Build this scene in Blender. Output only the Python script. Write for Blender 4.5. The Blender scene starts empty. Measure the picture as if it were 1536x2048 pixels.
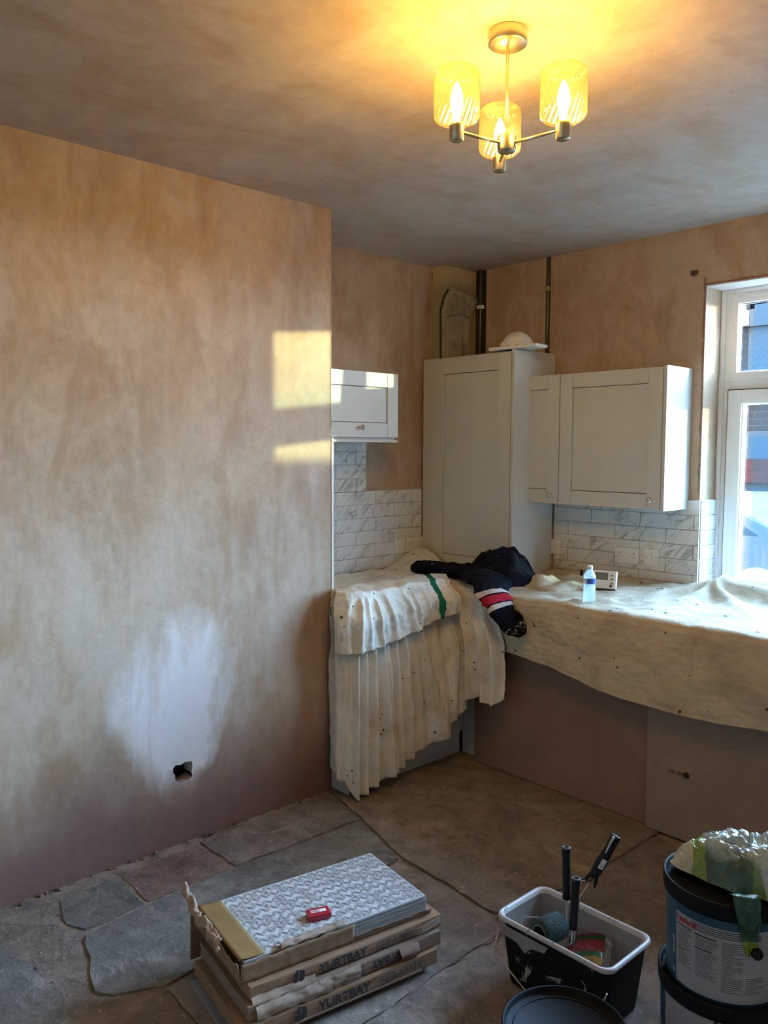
import bpy, bmesh, math, random
from mathutils import Vector, Matrix, noise
random.seed(7)
PI = math.pi
col = bpy.context.scene.collection
scene = bpy.context.scene

# ---------------- camera ----------------
W_PX, H_PX, F_PX = 1536, 2048, 1639.26
YAW, PITCH, ROLL = 0.820260295, 0.0772529961, 0.00323259566
CAM = Vector((0, 0, 1.65))
_f = Vector((-math.sin(YAW)*math.cos(PITCH), math.cos(YAW)*math.cos(PITCH), -math.sin(PITCH)))
_r0 = Vector((math.cos(YAW), math.sin(YAW), 0)); _u0 = _r0.cross(_f)
_r = _r0*math.cos(ROLL) + _u0*math.sin(ROLL); _u = _r.cross(_f)
cd = bpy.data.cameras.new('camera'); cam = bpy.data.objects.new('camera', cd); col.objects.link(cam)
cam.matrix_world = Matrix(((_r.x, _u.x, -_f.x, CAM.x), (_r.y, _u.y, -_f.y, CAM.y), (_r.z, _u.z, -_f.z, CAM.z), (0, 0, 0, 1)))
cd.sensor_fit = 'VERTICAL'; cd.sensor_height = 36; cd.lens = 36*F_PX/H_PX; cd.clip_start = .05; cd.clip_end = 300
scene.camera = cam
def at(x, y, ax, val):
    """world point seen at photo pixel x,y on the plane axis ax = val"""
    d = _f + _r*((x-W_PX/2)/F_PX) - _u*((y-H_PX/2)/F_PX)
    return CAM + d*((val-CAM[ax])/d[ax])

# ---------------- world, sun, exposure ----------------
SKY = 13.5
w = bpy.data.worlds.new('sky'); scene.world = w; w.use_nodes = True
wn = w.node_tree; bg = wn.nodes['Background']
tc = wn.nodes.new('ShaderNodeTexCoord'); sp = wn.nodes.new('ShaderNodeSeparateXYZ'); rp = wn.nodes.new('ShaderNodeValToRGB')
wn.links.new(tc.outputs['Generated'], sp.inputs[0]); wn.links.new(sp.outputs['Z'], rp.inputs[0]); wn.links.new(rp.outputs[0], bg.inputs[0])
rp.color_ramp.elements[0].position = 0.0; rp.color_ramp.elements[0].color = (1, .955, .955, 1)
rp.color_ramp.elements[1].position = .6; rp.color_ramp.elements[1].color = (.76, .82, .98, 1)
bg.inputs[1].default_value = SKY
EL = math.radians(3.65); SAZ = math.atan2(.73, 1.0)
sd = Vector((math.cos(EL)*math.cos(SAZ), math.cos(EL)*math.sin(SAZ), math.sin(EL)))
sl = bpy.data.lights.new('sun', 'SUN'); sl.energy = 3.9; sl.color = (1, .74, .30); sl.angle = math.radians(.6)
so = bpy.data.objects.new('sun', sl); col.objects.link(so); so.rotation_euler = (-sd).to_track_quat('-Z', 'Y').to_euler()
pl = bpy.data.lights.new('window_portal', 'AREA'); pl.shape = 'RECTANGLE'; pl.size = 1.87; pl.size_y = 1.55
pl.cycles.is_portal = True
po = bpy.data.objects.new('window_portal', pl); col.objects.link(po); po.location = (-.993, 4.24, 1.685); po.rotation_euler = (-PI/2, 0, 0)
vs = scene.view_settings; vs.view_transform = 'Standard'; vs.look = 'None'; vs.gamma = 1; vs.use_curve_mapping = False
vs.exposure = 2.9
BULB = 52.0   # emission of the bulbs

# ---------------- helpers ----------------
class Nt:
    def __init__(s, name):
        s.m = bpy.data.materials.new(name); s.m.use_nodes = True; s.t = s.m.node_tree
        s.b = s.t.nodes['Principled BSDF']; s.out = s.t.nodes['Material Output']
    def n(s, typ, ins=None, **kw):
        nd = s.t.nodes.new('ShaderNode'+typ)
        for k, v in kw.items(): setattr(nd, k, v)
        for k, v in (ins or {}).items(): s.set(nd.inputs[k], v)
        return nd
    def set(s, sock, v):
        if isinstance(v, bpy.types.NodeSocket): s.t.links.new(v, sock)
        elif isinstance(v, (tuple, list)) and len(v) == 3 and sock.type == 'RGBA': sock.default_value = (*v, 1)
        else: sock.default_value = v
    def coord(s, which='Object', scale=(1, 1, 1), rot=(0, 0, 0), loc=(0, 0, 0)):
        c = s.n('TexCoord'); mp = s.n('Mapping', {0: c.outputs[which], 'Scale': scale, 'Rotation': rot, 'Location': loc}); return mp.outputs[0]
    def noise(s, vec, scale, detail=4, rough=.55, dist=0.0):
        return s.n('TexNoise', {'Vector': vec, 'Scale': scale, 'Detail': detail, 'Roughness': rough, 'Distortion': dist}).outputs[0]
    def ramp(s, fac, stops, interp='LINEAR'):
        r = s.n('ValToRGB', {0: fac}); cr = r.color_ramp; cr.interpolation = interp
        while len(cr.elements) > 1: cr.elements.remove(cr.elements[-1])
        for i, (p, c) in enumerate(stops):
            e = cr.elements[0] if i == 0 else cr.elements.new(p)
            e.position = p; e.color = (*c, 1) if isinstance(c, tuple) else (c, c, c, 1)
        return r.outputs[0]
    def mix(s, fac, a, b, mode='MIX'):
        nd = s.n('Mix', data_type='RGBA', blend_type=mode)
        s.set(nd.inputs[0], fac); s.set(nd.inputs[6], a); s.set(nd.inputs[7], b); return nd.outputs[2]
    def math(s, op, a, b=0.0, c=None, clamp=False):
        nd = s.n('Math', operation=op, use_clamp=clamp); s.set(nd.inputs[0], a); s.set(nd.inputs[1], b)
        if c is not None: s.set(nd.inputs[2], c)
        return nd.outputs[0]
    def bump(s, h, strength=.3, dist=.01):
        b = s.n('Bump', {'Height': h, 'Strength': strength, 'Distance': dist}); s.t.links.new(b.outputs[0], s.b.inputs['Normal'])
    def base(s, c=None, rough=.6, metal=0, spec=None, **kw):
        if c is not None: s.set(s.b.inputs['Base Color'], c)
        s.set(s.b.inputs['Roughness'], rough); s.set(s.b.inputs['Metallic'], metal)
        if spec is not None: s.set(s.b.inputs['Specular IOR Level'], spec)
        for k, v in kw.items(): s.set(s.b.inputs[k.replace('_', ' ')], v)
        return s.m

def simple(name, c, rough=.5, metal=0, var=.12, scale=30, bump=0.0, spec=None):
    t = Nt(name); v = t.coord(); nz = t.noise(v, scale)
    lo = tuple(x*(1-var) for x in c); hi = tuple(min(1, x*(1+var)) for x in c)
    if bump: t.bump(nz, bump, .004)
    return t.base(t.ramp(nz, [(.3, lo), (.7, hi)]), rough, metal, spec)

def spatter(t, base_col, col2, scale, thr, vec=None, patch=None):
    """irregular blobs of col2 over base_col"""
    v = vec if vec is not None else t.coord()
    n1 = t.noise(v, scale, 5, .65, .6)
    if patch is not None: n1 = t.math('MULTIPLY', n1, patch)
    m = t.ramp(n1, [(thr, 0.0), (thr+.03, 1.0)])
    return t.mix(m, base_col, col2)

class MB:
    def __init__(s): s.bm = bmesh.new(); s.uv = s.bm.loops.layers.uv.new('UVMap')
    def box(s, x0, x1, y0, y1, z0, z1, bev=0.0, mat=0, M=None):
        v = [s.bm.verts.new((x, y, z)) for x in (x0, x1) for y in (y0, y1) for z in (z0, z1)]
        fs = [s.bm.faces.new([v[i] for i in q]) for q in ((0, 1, 3, 2), (4, 6, 7, 5), (0, 4, 5, 1), (2, 3, 7, 6), (0, 2, 6, 4), (1, 5, 7, 3))]
        for f in fs: f.material_index = mat
        vs_ = v
        if bev:
            es = list({e for f in fs for e in f.edges})
            r = bmesh.ops.bevel(s.bm, geom=es, offset=bev, segments=2, affect='EDGES', profile=.6)
            vs_ = list({q for f in r['faces'] for q in f.verts} | {q for q in v if q.is_valid})
            for f in r['faces']: f.material_index = mat
        if M is not None: bmesh.ops.transform(s.bm, matrix=M, verts=[q for q in vs_ if q.is_valid])
        return s
    def ring_surface(s, rings, closed=True, cap0=True, cap1=True, mat=0, smooth=True):
        vr = [[s.bm.verts.new(p) for p in r] for r in rings]; n = len(rings[0])
        for i in range(len(vr)-1):
            for j in range(n if closed else n-1):
                k = (j+1) % n
                f = s.bm.faces.new((vr[i][j], vr[i][k], vr[i+1][k], vr[i+1][j])); f.smooth = smooth; f.material_index = mat
                uvs = ((j/n, i/(len(vr)-1)), ((j+1)/n, i/(len(vr)-1)), ((j+1)/n, (i+1)/(len(vr)-1)), (j/n, (i+1)/(len(vr)-1)))
                for l, q in zip(f.loops, uvs): l[s.uv].uv = q
        if closed and cap0: s.bm.faces.new(list(reversed(vr[0]))).material_index = mat
        if closed and cap1: s.bm.faces.new(vr[-1]).material_index = mat
        return s
    def tube(s, pts, r, seg=10, mat=0, flat=None, caps=True):
        pts = [Vector(p) for p in pts]; rs = r if isinstance(r, (list, tuple)) else [r]*len(pts)
        rings = []; up = Vector((0, 0, 1))
        d0 = (pts[1]-pts[0]).normalized()
        if abs(d0.dot(up)) > .9: up = Vector((1, 0, 0))
        a = d0.cross(up).normalized()
        for i, p in enumerate(pts):
            d = (pts[min(i+1, len(pts)-1)]-pts[max(i-1, 0)]).normalized()
            a = (a - d*a.dot(d)).normalized(); b = d.cross(a)
            fl = flat if flat else (1, 1)
            rings.append([p + a*math.cos(2*PI*k/seg)*rs[i]*fl[0] + b*math.sin(2*PI*k/seg)*rs[i]*fl[1] for k in range(seg)])
        return s.ring_surface(rings, cap0=caps, cap1=caps, mat=mat)
    def lathe(s, prof, c=(0, 0, 0), seg=32, mat=0, cap0=True, cap1=True, axis=None, fn=None):
        c = Vector(c); rings = []
        q = Vector((0, 0, 1)).rotation_difference(Vector(axis)) if axis is not None else None
        for (r, z) in prof:
            ring = []
            for k in range(seg):
                th = 2*PI*k/seg; rr = r if fn is None else fn(r, z, th)
                p = Vector((rr*math.cos(th), rr*math.sin(th), z))
                if q is not None: p = q @ p
                ring.append(c+p)
            rings.append(ring)
        return s.ring_surface(rings, cap0=cap0, cap1=cap1, mat=mat)
    def grid(s, fn, nu, nv, uvfn=None, mat=0, smooth=True):
        vv = [[s.bm.verts.new(fn(i/nu, j/nv)) for j in range(nv+1)] for i in range(nu+1)]
        for i in range(nu):
            for j in range(nv):
                f = s.bm.faces.new((vv[i][j], vv[i+1][j], vv[i+1][j+1], vv[i][j+1])); f.smooth = smooth; f.material_index = mat
                for l, (a, b) in zip(f.loops, ((i, j), (i+1, j), (i+1, j+1), (i, j+1))):
                    l[s.uv].uv = (a/nu, b/nv) if uvfn is None else uvfn(a/nu, b/nv)
        return s
    def prism(s, poly, z0, z1, bev=0.0, mat=0, M=None):
        b = [s.bm.verts.new((p[0], p[1], z0)) for p in poly]; t = [s.bm.verts.new((p[0], p[1], z1)) for p in poly]
        n = len(poly); ar = sum(poly[i][0]*poly[(i+1) % n][1]-poly[(i+1) % n][0]*poly[i][1] for i in range(n))
        fs = []
        ft = s.bm.faces.new(t if ar > 0 else t[::-1]); fs.append(ft); fs.append(s.bm.faces.new(b[::-1] if ar > 0 else b))
        for i in range(n):
            k = (i+1) % n; q = (b[i], b[k], t[k], t[i]); fs.append(s.bm.faces.new(q if ar > 0 else q[::-1]))
        for f in fs: f.material_index = mat
        allv = b+t
        if bev:
            r = bmesh.ops.bevel(s.bm, geom=list(ft.edges), offset=bev, segments=1, affect='EDGES'); allv = list({v for f in r['faces'] for v in f.verts} | {v for v in b+t if v.is_valid})
        if M is not None: bmesh.ops.transform(s.bm, matrix=M, verts=allv)
        return s
    def build(s, name, mats, parent=None, loc=None, rot=None):
        me = bpy.data.meshes.new(name); s.bm.normal_update(); s.bm.to_mesh(me); s.bm.free()
        for m in (mats if isinstance(mats, (list, tuple)) else [mats]): me.materials.append(m)
        return link(name, me, parent, loc, rot)

def link(name, me, parent=None, loc=None, rot=None):
    o = bpy.data.objects.new(name, me); col.objects.link(o)
    if parent is not None: o.parent = parent
    if loc is not None: o.location = loc
    if rot is not None: o.rotation_euler = rot
    return o
def thing(name, label, cat, loc=(0, 0, 0), rot=None, group=None):
    o = link(name, None, None, loc, rot); o.empty_display_size = .05
    return tag(o, label, cat, group)
def tag(o, label, cat, group=None):
    o['label'] = label; o['category'] = cat
    if group: o['group'] = group
    return o
def struct(o): o['kind'] = 'structure'; return o
def nz(x, y=0.0, z=0.0): return noise.noise(Vector((x, y, z)))
def fbm(x, y=0.0, z=0.0, o=3):
    a = 1; r = 0; f = 1
    for i in range(o): r += a*noise.noise(Vector((x*f, y*f, z*f+i*7))); a *= .5; f *= 2.03
    return r
def sm(t): t = max(0, min(1, t)); return t*t*(3-2*t)
def lerp(a, b, t): return a+(b-a)*t
def interp(xs, ys, x):
    if x <= xs[0]: return ys[0]
    for i in range(len(xs)-1):
        if x <= xs[i+1]: return lerp(ys[i], ys[i+1], (x-xs[i])/(xs[i+1]-xs[i]))
    return ys[-1]
def add_mod(o, typ, **kw):
    m = o.modifiers.new(typ.lower(), typ)
    for k, v in kw.items(): setattr(m, k, v)
    return m
def frame_mat(o, x, y, z):
    """matrix with origin o and axes x,y,z (columns)"""
    x, y, z, o = Vector(x), Vector(y), Vector(z), Vector(o)
    return Matrix(((x.x, y.x, z.x, o.x), (x.y, y.y, z.y, o.y), (x.z, y.z, z.z, o.z), (0, 0, 0, 1)))
def text_mesh(s, size, bold=0.0, align='LEFT', spacing=1.0):
    cu = bpy.data.curves.new('lettering', 'FONT'); cu.body = s; cu.size = size; cu.offset = bold; cu.align_x = align; cu.space_character = spacing
    cu.resolution_u = 3
    ob = bpy.data.objects.new('lettering', cu); col.objects.link(ob)
    dg = bpy.context.evaluated_depsgraph_get(); me = bpy.data.meshes.new_from_object(ob.evaluated_get(dg))
    bpy.data.objects.remove(ob); bpy.data.curves.remove(cu); return me
def text(s, size, M, mat, parent, bold=0.0, warp=None, name='lettering', align='LEFT', spacing=1.0):
    me = text_mesh(s, size, bold, align, spacing)
    if warp:
        for v in me.vertices: v.co = warp(v.co)
    else: me.transform(M)
    me.materials.clear(); me.materials.append(mat); return link(name, me, parent)

# ---------------- materials ----------------
def plaster(name, dark, mid, light, warm, left=False, seed=0.0, ceil=False):
    t = Nt(name); v = t.coord(loc=(seed, seed*.7, 0)); raw = t.coord()
    big = t.noise(v, 1.1, 4, .6, .8)
    c = t.ramp(big, [(.28, dark), (.45, mid), (.58, light), (.75, mid)])
    st = t.coord(scale=(4.5, 4.5, .9) if not ceil else (1.2, 4, 1), loc=(seed, 0, 0)); s1 = t.noise(st, 1.6, 5, .62, .5)
    c = t.mix(t.ramp(s1, [(.42, 0.0), (.62, .85)]), c, light)
    s2 = t.noise(t.coord(scale=(2.5, 2.5, 1.4) if not ceil else (3, 1.5, 1), loc=(9+seed, 3, 1)), 1.7, 6, .65, .5)
    c = t.mix(t.ramp(s2, [(.48, 0.0), (.66, .75)]), c, warm)
    s3 = t.noise(t.coord(scale=(1, 1, .45), loc=(seed+2, 7, 3)), 7, 6, .7, .6); c = t.mix(t.ramp(s3, [(.54, 0.0), (.74, .20 if ceil else .45)]), c, dark)
    if left:
        sep = t.n('SeparateXYZ', {0: raw}); Y, Z = sep.outputs[1], sep.outputs[2]
        wob = t.noise(t.coord(scale=(1, 2.2, 1.0)), 1.8, 5, .6, .4); wo = t.math('SUBTRACT', wob, .5)
        # dried pale band through the middle, streaky from above
        d = t.math('SUBTRACT', t.math('ADD', Z, t.math('MULTIPLY', wo, 2.2)), .98)
        band = t.math('SUBTRACT', 1.0, t.math('ABSOLUTE', t.math('MULTIPLY', d, 1.5)), clamp=True)
        c = t.mix(t.math('MULTIPLY', t.math('MULTIPLY', band, t.ramp(s1, [(.35, .25), (.6, 1.0)])), .75), c, (.53, .42, .35))
        # pale dry fan above the socket hole
        dy = t.math('DIVIDE', t.math('ADD', t.math('SUBTRACT', Y, 1.66), t.math('MULTIPLY', wo, .25)), .34)
        dz = t.math('DIVIDE', t.math('SUBTRACT', Z, .52), .42)
        wd = t.math('ADD', .30, t.math('MULTIPLY', Z, 1.1))
        rr = t.math('ADD', t.math('POWER', t.math('DIVIDE', t.math('ABSOLUTE', dy), wd), 2), t.math('POWER', t.math('ABSOLUTE', dz), 2))
        rr = t.math('ADD', rr, t.math('MULTIPLY', wo, 2.4)); rr = t.math('ADD', rr, t.math('MULTIPLY', t.math('SUBTRACT', s1, .5), 1.6))
        c = t.mix(t.ramp(rr, [(.25, .95), (1.5, 0.0)]), c, (.74, .68, .66))
        # damp foot of the wall
        dp = t.math('ADD', Z, t.math('MULTIPLY', wo, .55)); damp = t.ramp(dp, [(.12, 1.0), (.55, 0.0)])
        fan = t.ramp(rr, [(.3, 0.0), (.9, 1.0)])
        c = t.mix(t.math('MULTIPLY', t.math('MULTIPLY', damp, fan), .95), c, (.235, .135, .115))
    fine = t.noise(v, 26, 5, .6); c = t.mix(.25, c, t.ramp(fine, [(.3, .35), (.7, .65)]), 'OVERLAY')
    sw = t.noise(t.coord(scale=(1, 1, 2), loc=(0, 2, 5)), 3.2, 4, .6, 2.5)
    t.bump(t.mix(.5, fine, sw), .12, .02)
    return t.base(c, t.ramp(s2, [(.3, .62), (.7, .42)]), 0, .35)
P_DARK, P_MID, P_LIGHT, P_WARM = (.31, .19, .115), (.41, .28, .175), (.48, .36, .255), (.36, .215, .115)
m_left = plaster('fresh_plaster_left', P_DARK, P_MID, P_LIGHT, P_WARM, left=True)
m_wall = plaster('fresh_plaster', (.33, .205, .125), (.42, .285, .185), (.50, .37, .265), (.37, .215, .115), seed=4.0)
m_ceil = plaster('ceiling_plaster', (.38, .30, .24), (.47, .375, .295), (.56, .465, .38), (.42, .30, .19), seed=8.0, ceil=True)

def stone_mat(name, a, b, c3, rough=.75):
    t = Nt(name); oi = t.n('ObjectInfo').outputs['Random']; v = t.coord()
    off = t.n('VectorMath', {0: v}, operation='ADD'); cb = t.n('CombineXYZ', {0: t.math('MULTIPLY', oi, 9), 1: t.math('MULTIPLY', oi, 5)}); t.t.links.new(cb.outputs[0], off.inputs[1]); v = off.outputs[0]
    n1 = t.noise(v, 2.2, 6, .65, .7); n2 = t.noise(v, 11, 6, .7, .3); n3 = t.noise(v, 60, 4, .6)
    c = t.ramp(n1, [(.3, a), (.5, b), (.68, c3)])
    c = t.mix(t.ramp(n2, [(.45, 0.0), (.64, .75)]), c, tuple(x*.75 for x in a)); n4 = t.noise(v, 5, 7, .72, 1.2); c = t.mix(t.ramp(n4, [(.54, 0.0), (.66, .55)]), c, tuple(min(1, x*1.25) for x in c3))
    c = t.mix(t.ramp(n3, [(.62, 0.0), (.7, .5)]), c, tuple(min(1, x*1.9) for x in c3))
    t.bump(t.mix(.4, n2, n3), .55, .02); return t.base(c, rough)
m_flag = stone_mat('flagstone_grey_brown', (.15, .122, .105), (.235, .195, .168), (.34, .29, .25))
m_flag_w = stone_mat('flagstone_brown', (.17, .128, .098), (.26, .205, .16), (.35, .285, .225))
m_flag_g = stone_mat('flagstone_slate_grey', (.13, .122, .112), (.20, .19, .172), (.31, .295, .265))
m_flag_d = stone_mat('flagstone_dark', (.09, .082, .074), (.15, .138, .122), (.22, .205, .18))
m_rubble = stone_mat('pink_rubble', (.15, .09, .075), (.24, .15, .125), (.30, .23, .19))
m_sand = stone_mat('sandy_mortar', (.16, .125, .10), (.27, .21, .17), (.37, .29, .24), .9)

def marble():
    t = Nt('marble_tile'); oi = t.n('ObjectInfo').outputs['Random']; v = t.coord('Object')
    cb = t.n('CombineXYZ', {0: t.math('MULTIPLY', oi, 31), 1: t.math('MULTIPLY', oi, 17), 2: t.math('MULTIPLY', oi, 13)})
    ad = t.n('VectorMath', {0: v, 1: cb.outputs[0]}, operation='ADD').outputs[0]
    mp = t.n('Mapping', {0: ad, 'Rotation': (.0, .75, .0)}).outputs[0]
    n1 = t.n('TexNoise', {'Vector': t.n('Mapping', {0: mp, 'Scale': (2.2, 2.2, 11)}).outputs[0], 'Scale': 1.5, 'Detail': 5, 'Roughness': .6, 'Distortion': .9}).outputs[0]
    vein = t.ramp(t.math('ABSOLUTE', t.math('SUBTRACT', n1, .5)), [(0.0, 1.0), (.012, .55), (.05, 0.0)])
    msk = t.ramp(t.noise(ad, 6, 2), [(.43, 0.0), (.58, 1.0)])
    c = t.mix(t.math('MULTIPLY', vein, msk), (.74, .74, .73), (.26, .26, .27))
    c = t.mix(t.ramp(t.noise(ad, 9, 3), [(.45, 0.0), (.7, .25)]), c, (.55, .56, .57))
    return t.base(c, .22, 0, .5)
m_marble = marble()
m_grout = simple('grout_white', (.62, .60, .56), .9)
m_cab = simple('cabinet_dove_grey', (.60, .59, .55), .42, var=.02, scale=6)
m_groove_shade = simple('groove_shade', (.20, .19, .175), .7, var=.02)  # dark colour put into the door grooves in place of their shade
m_chrome = simple('polished_chrome', (.75, .75, .76), .16, 1, .03)
m_white = simple('white_plastic', (.80, .79, .76), .35, var=.03)
m_upvc = simple('white_upvc', (.82, .83, .84), .3, var=.02)
m_gasket = simple('black_gasket', (.03, .03, .035), .6)
m_brass = simple('satin_brushed_brass', (.62, .52, .34), .34, 1, .05)
m_black = simple('void_shade', (.006, .006, .006), .95)  # black colour stands in for the shade inside holes
m_dark = simple('dark_slot', (.03, .022, .016), .95)
m_blackp = simple('black_plastic', (.006, .0065, .008), .42, var=.2, spec=.35)
m_steel = simple('steel_rod', (.55, .55, .56), .3, 1, .1)
m_ink = simple('black_print', (.035, .035, .04), .8)
m_red = simple('red_print', (.50, .02, .03), .6)
m_greyink = simple('grey_print', (.10, .095, .10), .8)
m_lead = simple('dull_grey_pipe', (.17, .14, .12), .5, .6, .3, 20)

def cloth(name, base, dark, spot, sscale=30, green=False, bump=.35):
    t = Nt(name); v = t.coord(); n1 = t.noise(v, 3.2, 6, .65, .6)
    c = t.ramp(n1, [(.33, dark), (.55, base), (.75, base)])
    n0 = t.noise(t.coord(loc=(3, 5, 1)), 14, 4, .6, .4); c = t.mix(t.ramp(n0, [(.55, 0.0), (.72, .35)]), c, dark)
    vo = t.n('TexVoronoi', {'Vector': v, 'Scale': sscale, 'Randomness': 1.0}); wob = t.noise(v, sscale*2.5, 3)
    dd = t.math('ADD', vo.outputs['Distance'], t.math('MULTIPLY', t.math('SUBTRACT', wob, .5), .18))
    ks = t.noise(t.coord(loc=(1, 8, 2)), sscale*.30, 3)
    rad = t.ramp(ks, [(.47, 0.0), (.70, .26)])
    m = t.math('LESS_THAN', dd, rad); c = t.mix(t.math('MULTIPLY', m, .9), c, spot)
    if green:
        u = t.n('UVMap'); sx = t.n('SeparateXYZ', {0: u.outputs[0]}); U = sx.outputs[0]
        e = t.math('MULTIPLY', t.math('SUBTRACT', t.noise(v, 40, 2), .5), .012)
        g = t.math('MULTIPLY', t.math('GREATER_THAN', t.math('ADD', U, e), .525), t.math('LESS_THAN', t.math('ADD', U, e), .570))
        c = t.mix(g, c, (.012, .16, .09))
    wv = t.noise(v, 420, 2); cr = t.noise(v, 13, 6, .68, 1.6)
    t.bump(t.mix(.15, cr, wv), bump, .02)
    return t.base(c, .92, 0, .15)
m_sheet = cloth('cream_canvas', (.84, .815, .75), (.62, .54, .42), (.05, .06, .055), 26)
m_sheetg = cloth('cream_canvas_green_band', (.84, .815, .75), (.62, .56, .46), (.05, .06, .055), 26, green=True)
m_sheetb = cloth('stained_canvas', (.60, .515, .385), (.41, .33, .235), (.05, .04, .03), 22)
m_navy = Nt('navy_fleece'); _v = m_navy.coord(); _b = m_navy.ramp(m_navy.noise(_v, 18), [(.3, (.006, .007, .014)), (.7, (.012, .014, .028))])
m_navy.bump(m_navy.noise(_v, 90, 4), .5, .004)
_b = spatter(m_navy, _b, (.42, .42, .42), 34, .675, _v); m_navy = m_navy.base(_b, .95, 0, .1)

def cardboard(name, a, fl=(0, 0, 1), sc=260):
    t = Nt(name); v = t.coord(); n1 = t.noise(v, 4, 5, .6); n2 = t.noise(v, 40, 4)
    c = t.ramp(n1, [(.3, tuple(x*.86 for x in a)), (.7, tuple(min(1, x*1.1) for x in a))])
    c = t.mix(t.ramp(n2, [(.55, 0.0), (.75, .25)]), c, tuple(x*.7 for x in a)); t.bump(n2, .15, .004)
    return t.base(c, .85, 0, .15)
m_card = cardboard('cardboard_brown', (.33, .205, .125)); m_card_red = cardboard('cardboard_reddish', (.31, .195, .145)); m_card2 = cardboard('cardboard_tan', (.36, .265, .21))
m_card_in = cardboard('cardboard_inside', (.28, .165, .065)); m_card_grey = cardboard('cardboard_greyed', (.29, .20, .15)); m_paper = cardboard('torn_paper', (.42, .31, .235))

# ---------------- room shell ----------------
XL, XA, YB, ZC, YE = -3.011, -3.53, 3.977, 2.75, 2.465
XR, YF = 1.6, -1.8
# floor bed + flagstones
g = MB(); g.grid(lambda u, v: Vector((lerp(-3.6, XR, u), lerp(YF, YB+.05, v), -.007+.0035*fbm(u*60, v*70, 1))), 150, 150)
floor = struct(g.build('floor', m_sand))
MB().box(-3.7, XR+.1, YF-.1, YB+.3, -.15, -.03).build('sub_floor', m_sand, floor)
def slab(pts, mat, z=0.0, world=False, jit=.006):
    P = [at(x, y, 2, 0).xy if not world else Vector((x, y)) for x, y in pts]
    out = []
    n = len(P)
    for i in range(n):
        a, b = P[i], P[(i+1) % n]; L = (b-a).length; k = max(1, min(40, int(L/.03)))
        d = (b-a).normalized() if L > 0 else Vector((1, 0)); nn = Vector((-d.y, d.x))
        for j in range(k):
            t = j/k; p = a.lerp(b, t)
            if j: p = p + nn*jit*(2.0*nz(p.x*17, p.y*17, 3)+1.2*nz(p.x*60, p.y*60, 5))
            out.append(p)
    m = MB(); m.prism([(p.x, p.y) for p in out], -.04, z, bev=.004)
    for q in m.bm.verts:
        if q.co.z > -.03: q.co.z += .002*nz(q.co.x*3, q.co.y*3)
    return m.build('flagstone', mat, floor)
slab([(243, 1750), (393, 1687), (464, 1731), (296, 1802)], m_rubble, -.004)
slab([(118, 1800), (236, 1753), (287, 1806), (172, 1858), (130, 1846)], m_flag_d, -.002)
slab([(170, 1870), (292, 1811), (470, 1737), (640, 1672), (722, 1640), (797, 1717), (372, 1947), (328, 1970), (228, 1989), (189, 1983), (178, 1935), (184, 1911), (168, 1884)], m_flag_g, 0.0, jit=.005)
slab([(400, 1684), (660, 1588), (718, 1636), (640, 1668), (472, 1731)], m_flag, .001)
slab([(662, 1580), (940, 1470), (1318, 1664), (1152, 1766), (992, 1826), (803, 1713), (726, 1638)], m_flag_w, 0.002)
slab([(800, 1723), (986, 1831), (1002, 1862), (690, 2072), (560, 2170), (406, 2052), (333, 1975), (376, 1953)], m_flag, 0.0)
slab([(325, 1979), (400, 2054), (330, 2130), (0, 2330), (-140, 2150), (215, 2003)], m_flag_w, -.003)
slab([(-300, 1930), (10, 1890), (70, 1945), (128, 1980), (132, 2030), (60, 2080), (-200, 2190)], m_flag_g, -.001, jit=.007)
slab([(1007, 1866), (966, 1890), (1016, 1926), (1290, 2110), (1230, 2330), (560, 2400), (570, 2172), (694, 2076)], m_flag, .001)
slab([(1312, 1670), (1500, 1770), (1640, 1860), (1700, 2200), (1300, 2110), (1022, 1924), (1008, 1860), (992, 1832), (1154, 1771)], m_flag, 0.0)
slab([(-3.0, -1.7), (-2.1, -1.7), (-2.1, .9), (-3.0, .8)], m_flag_g, 0, True)
slab([(-2.08, -1.7), (-1.0, -1.7), (-1.0, .95), (-1.5, .93), (-2.08, .9)], m_flag, 0, True)
slab([(-.98, -1.7), (.3, -1.7), (.3, .9), (-.98, .95)], m_flag_g, 0, True)
slab([(.32, -1.7), (1.58, -1.7), (1.58, .9), (.32, .9)], m_flag_w, 0, True)
slab([(-.7, 1.0), (.3, 1.0), (.3, 3.2), (-.7, 3.2)], m_flag_w, 0, True)
slab([(.32, 1.0), (1.58, 1.0), (1.58, 3.2), (.32, 3.2)], m_flag, 0, True)
# loose crumbs along the left wall foot and in the broken patch
for k in range(70):
    if k < 40:
        y = random.uniform(.95, 2.4); x = XL + random.uniform(.006, .03)
    else:
        p = at(random.uniform(60, 200), random.uniform(1800, 2000), 2, 0); x, y = p.x, p.y
    r = random.uniform(.003, .009); m = MB(); bmesh.ops.create_icosphere(m.bm, subdivisions=1, radius=r)
    for q in m.bm.verts: q.co *= 1+.5*nz(q.co.x*200+k, q.co.y*200, q.co.z*200)
    o = m.build('crumb', random.choice([m_rubble, m_sand, m_flag_d]), floor, (x, y, r*.3-.004 if k < 40 else r*.3-.012))
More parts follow.
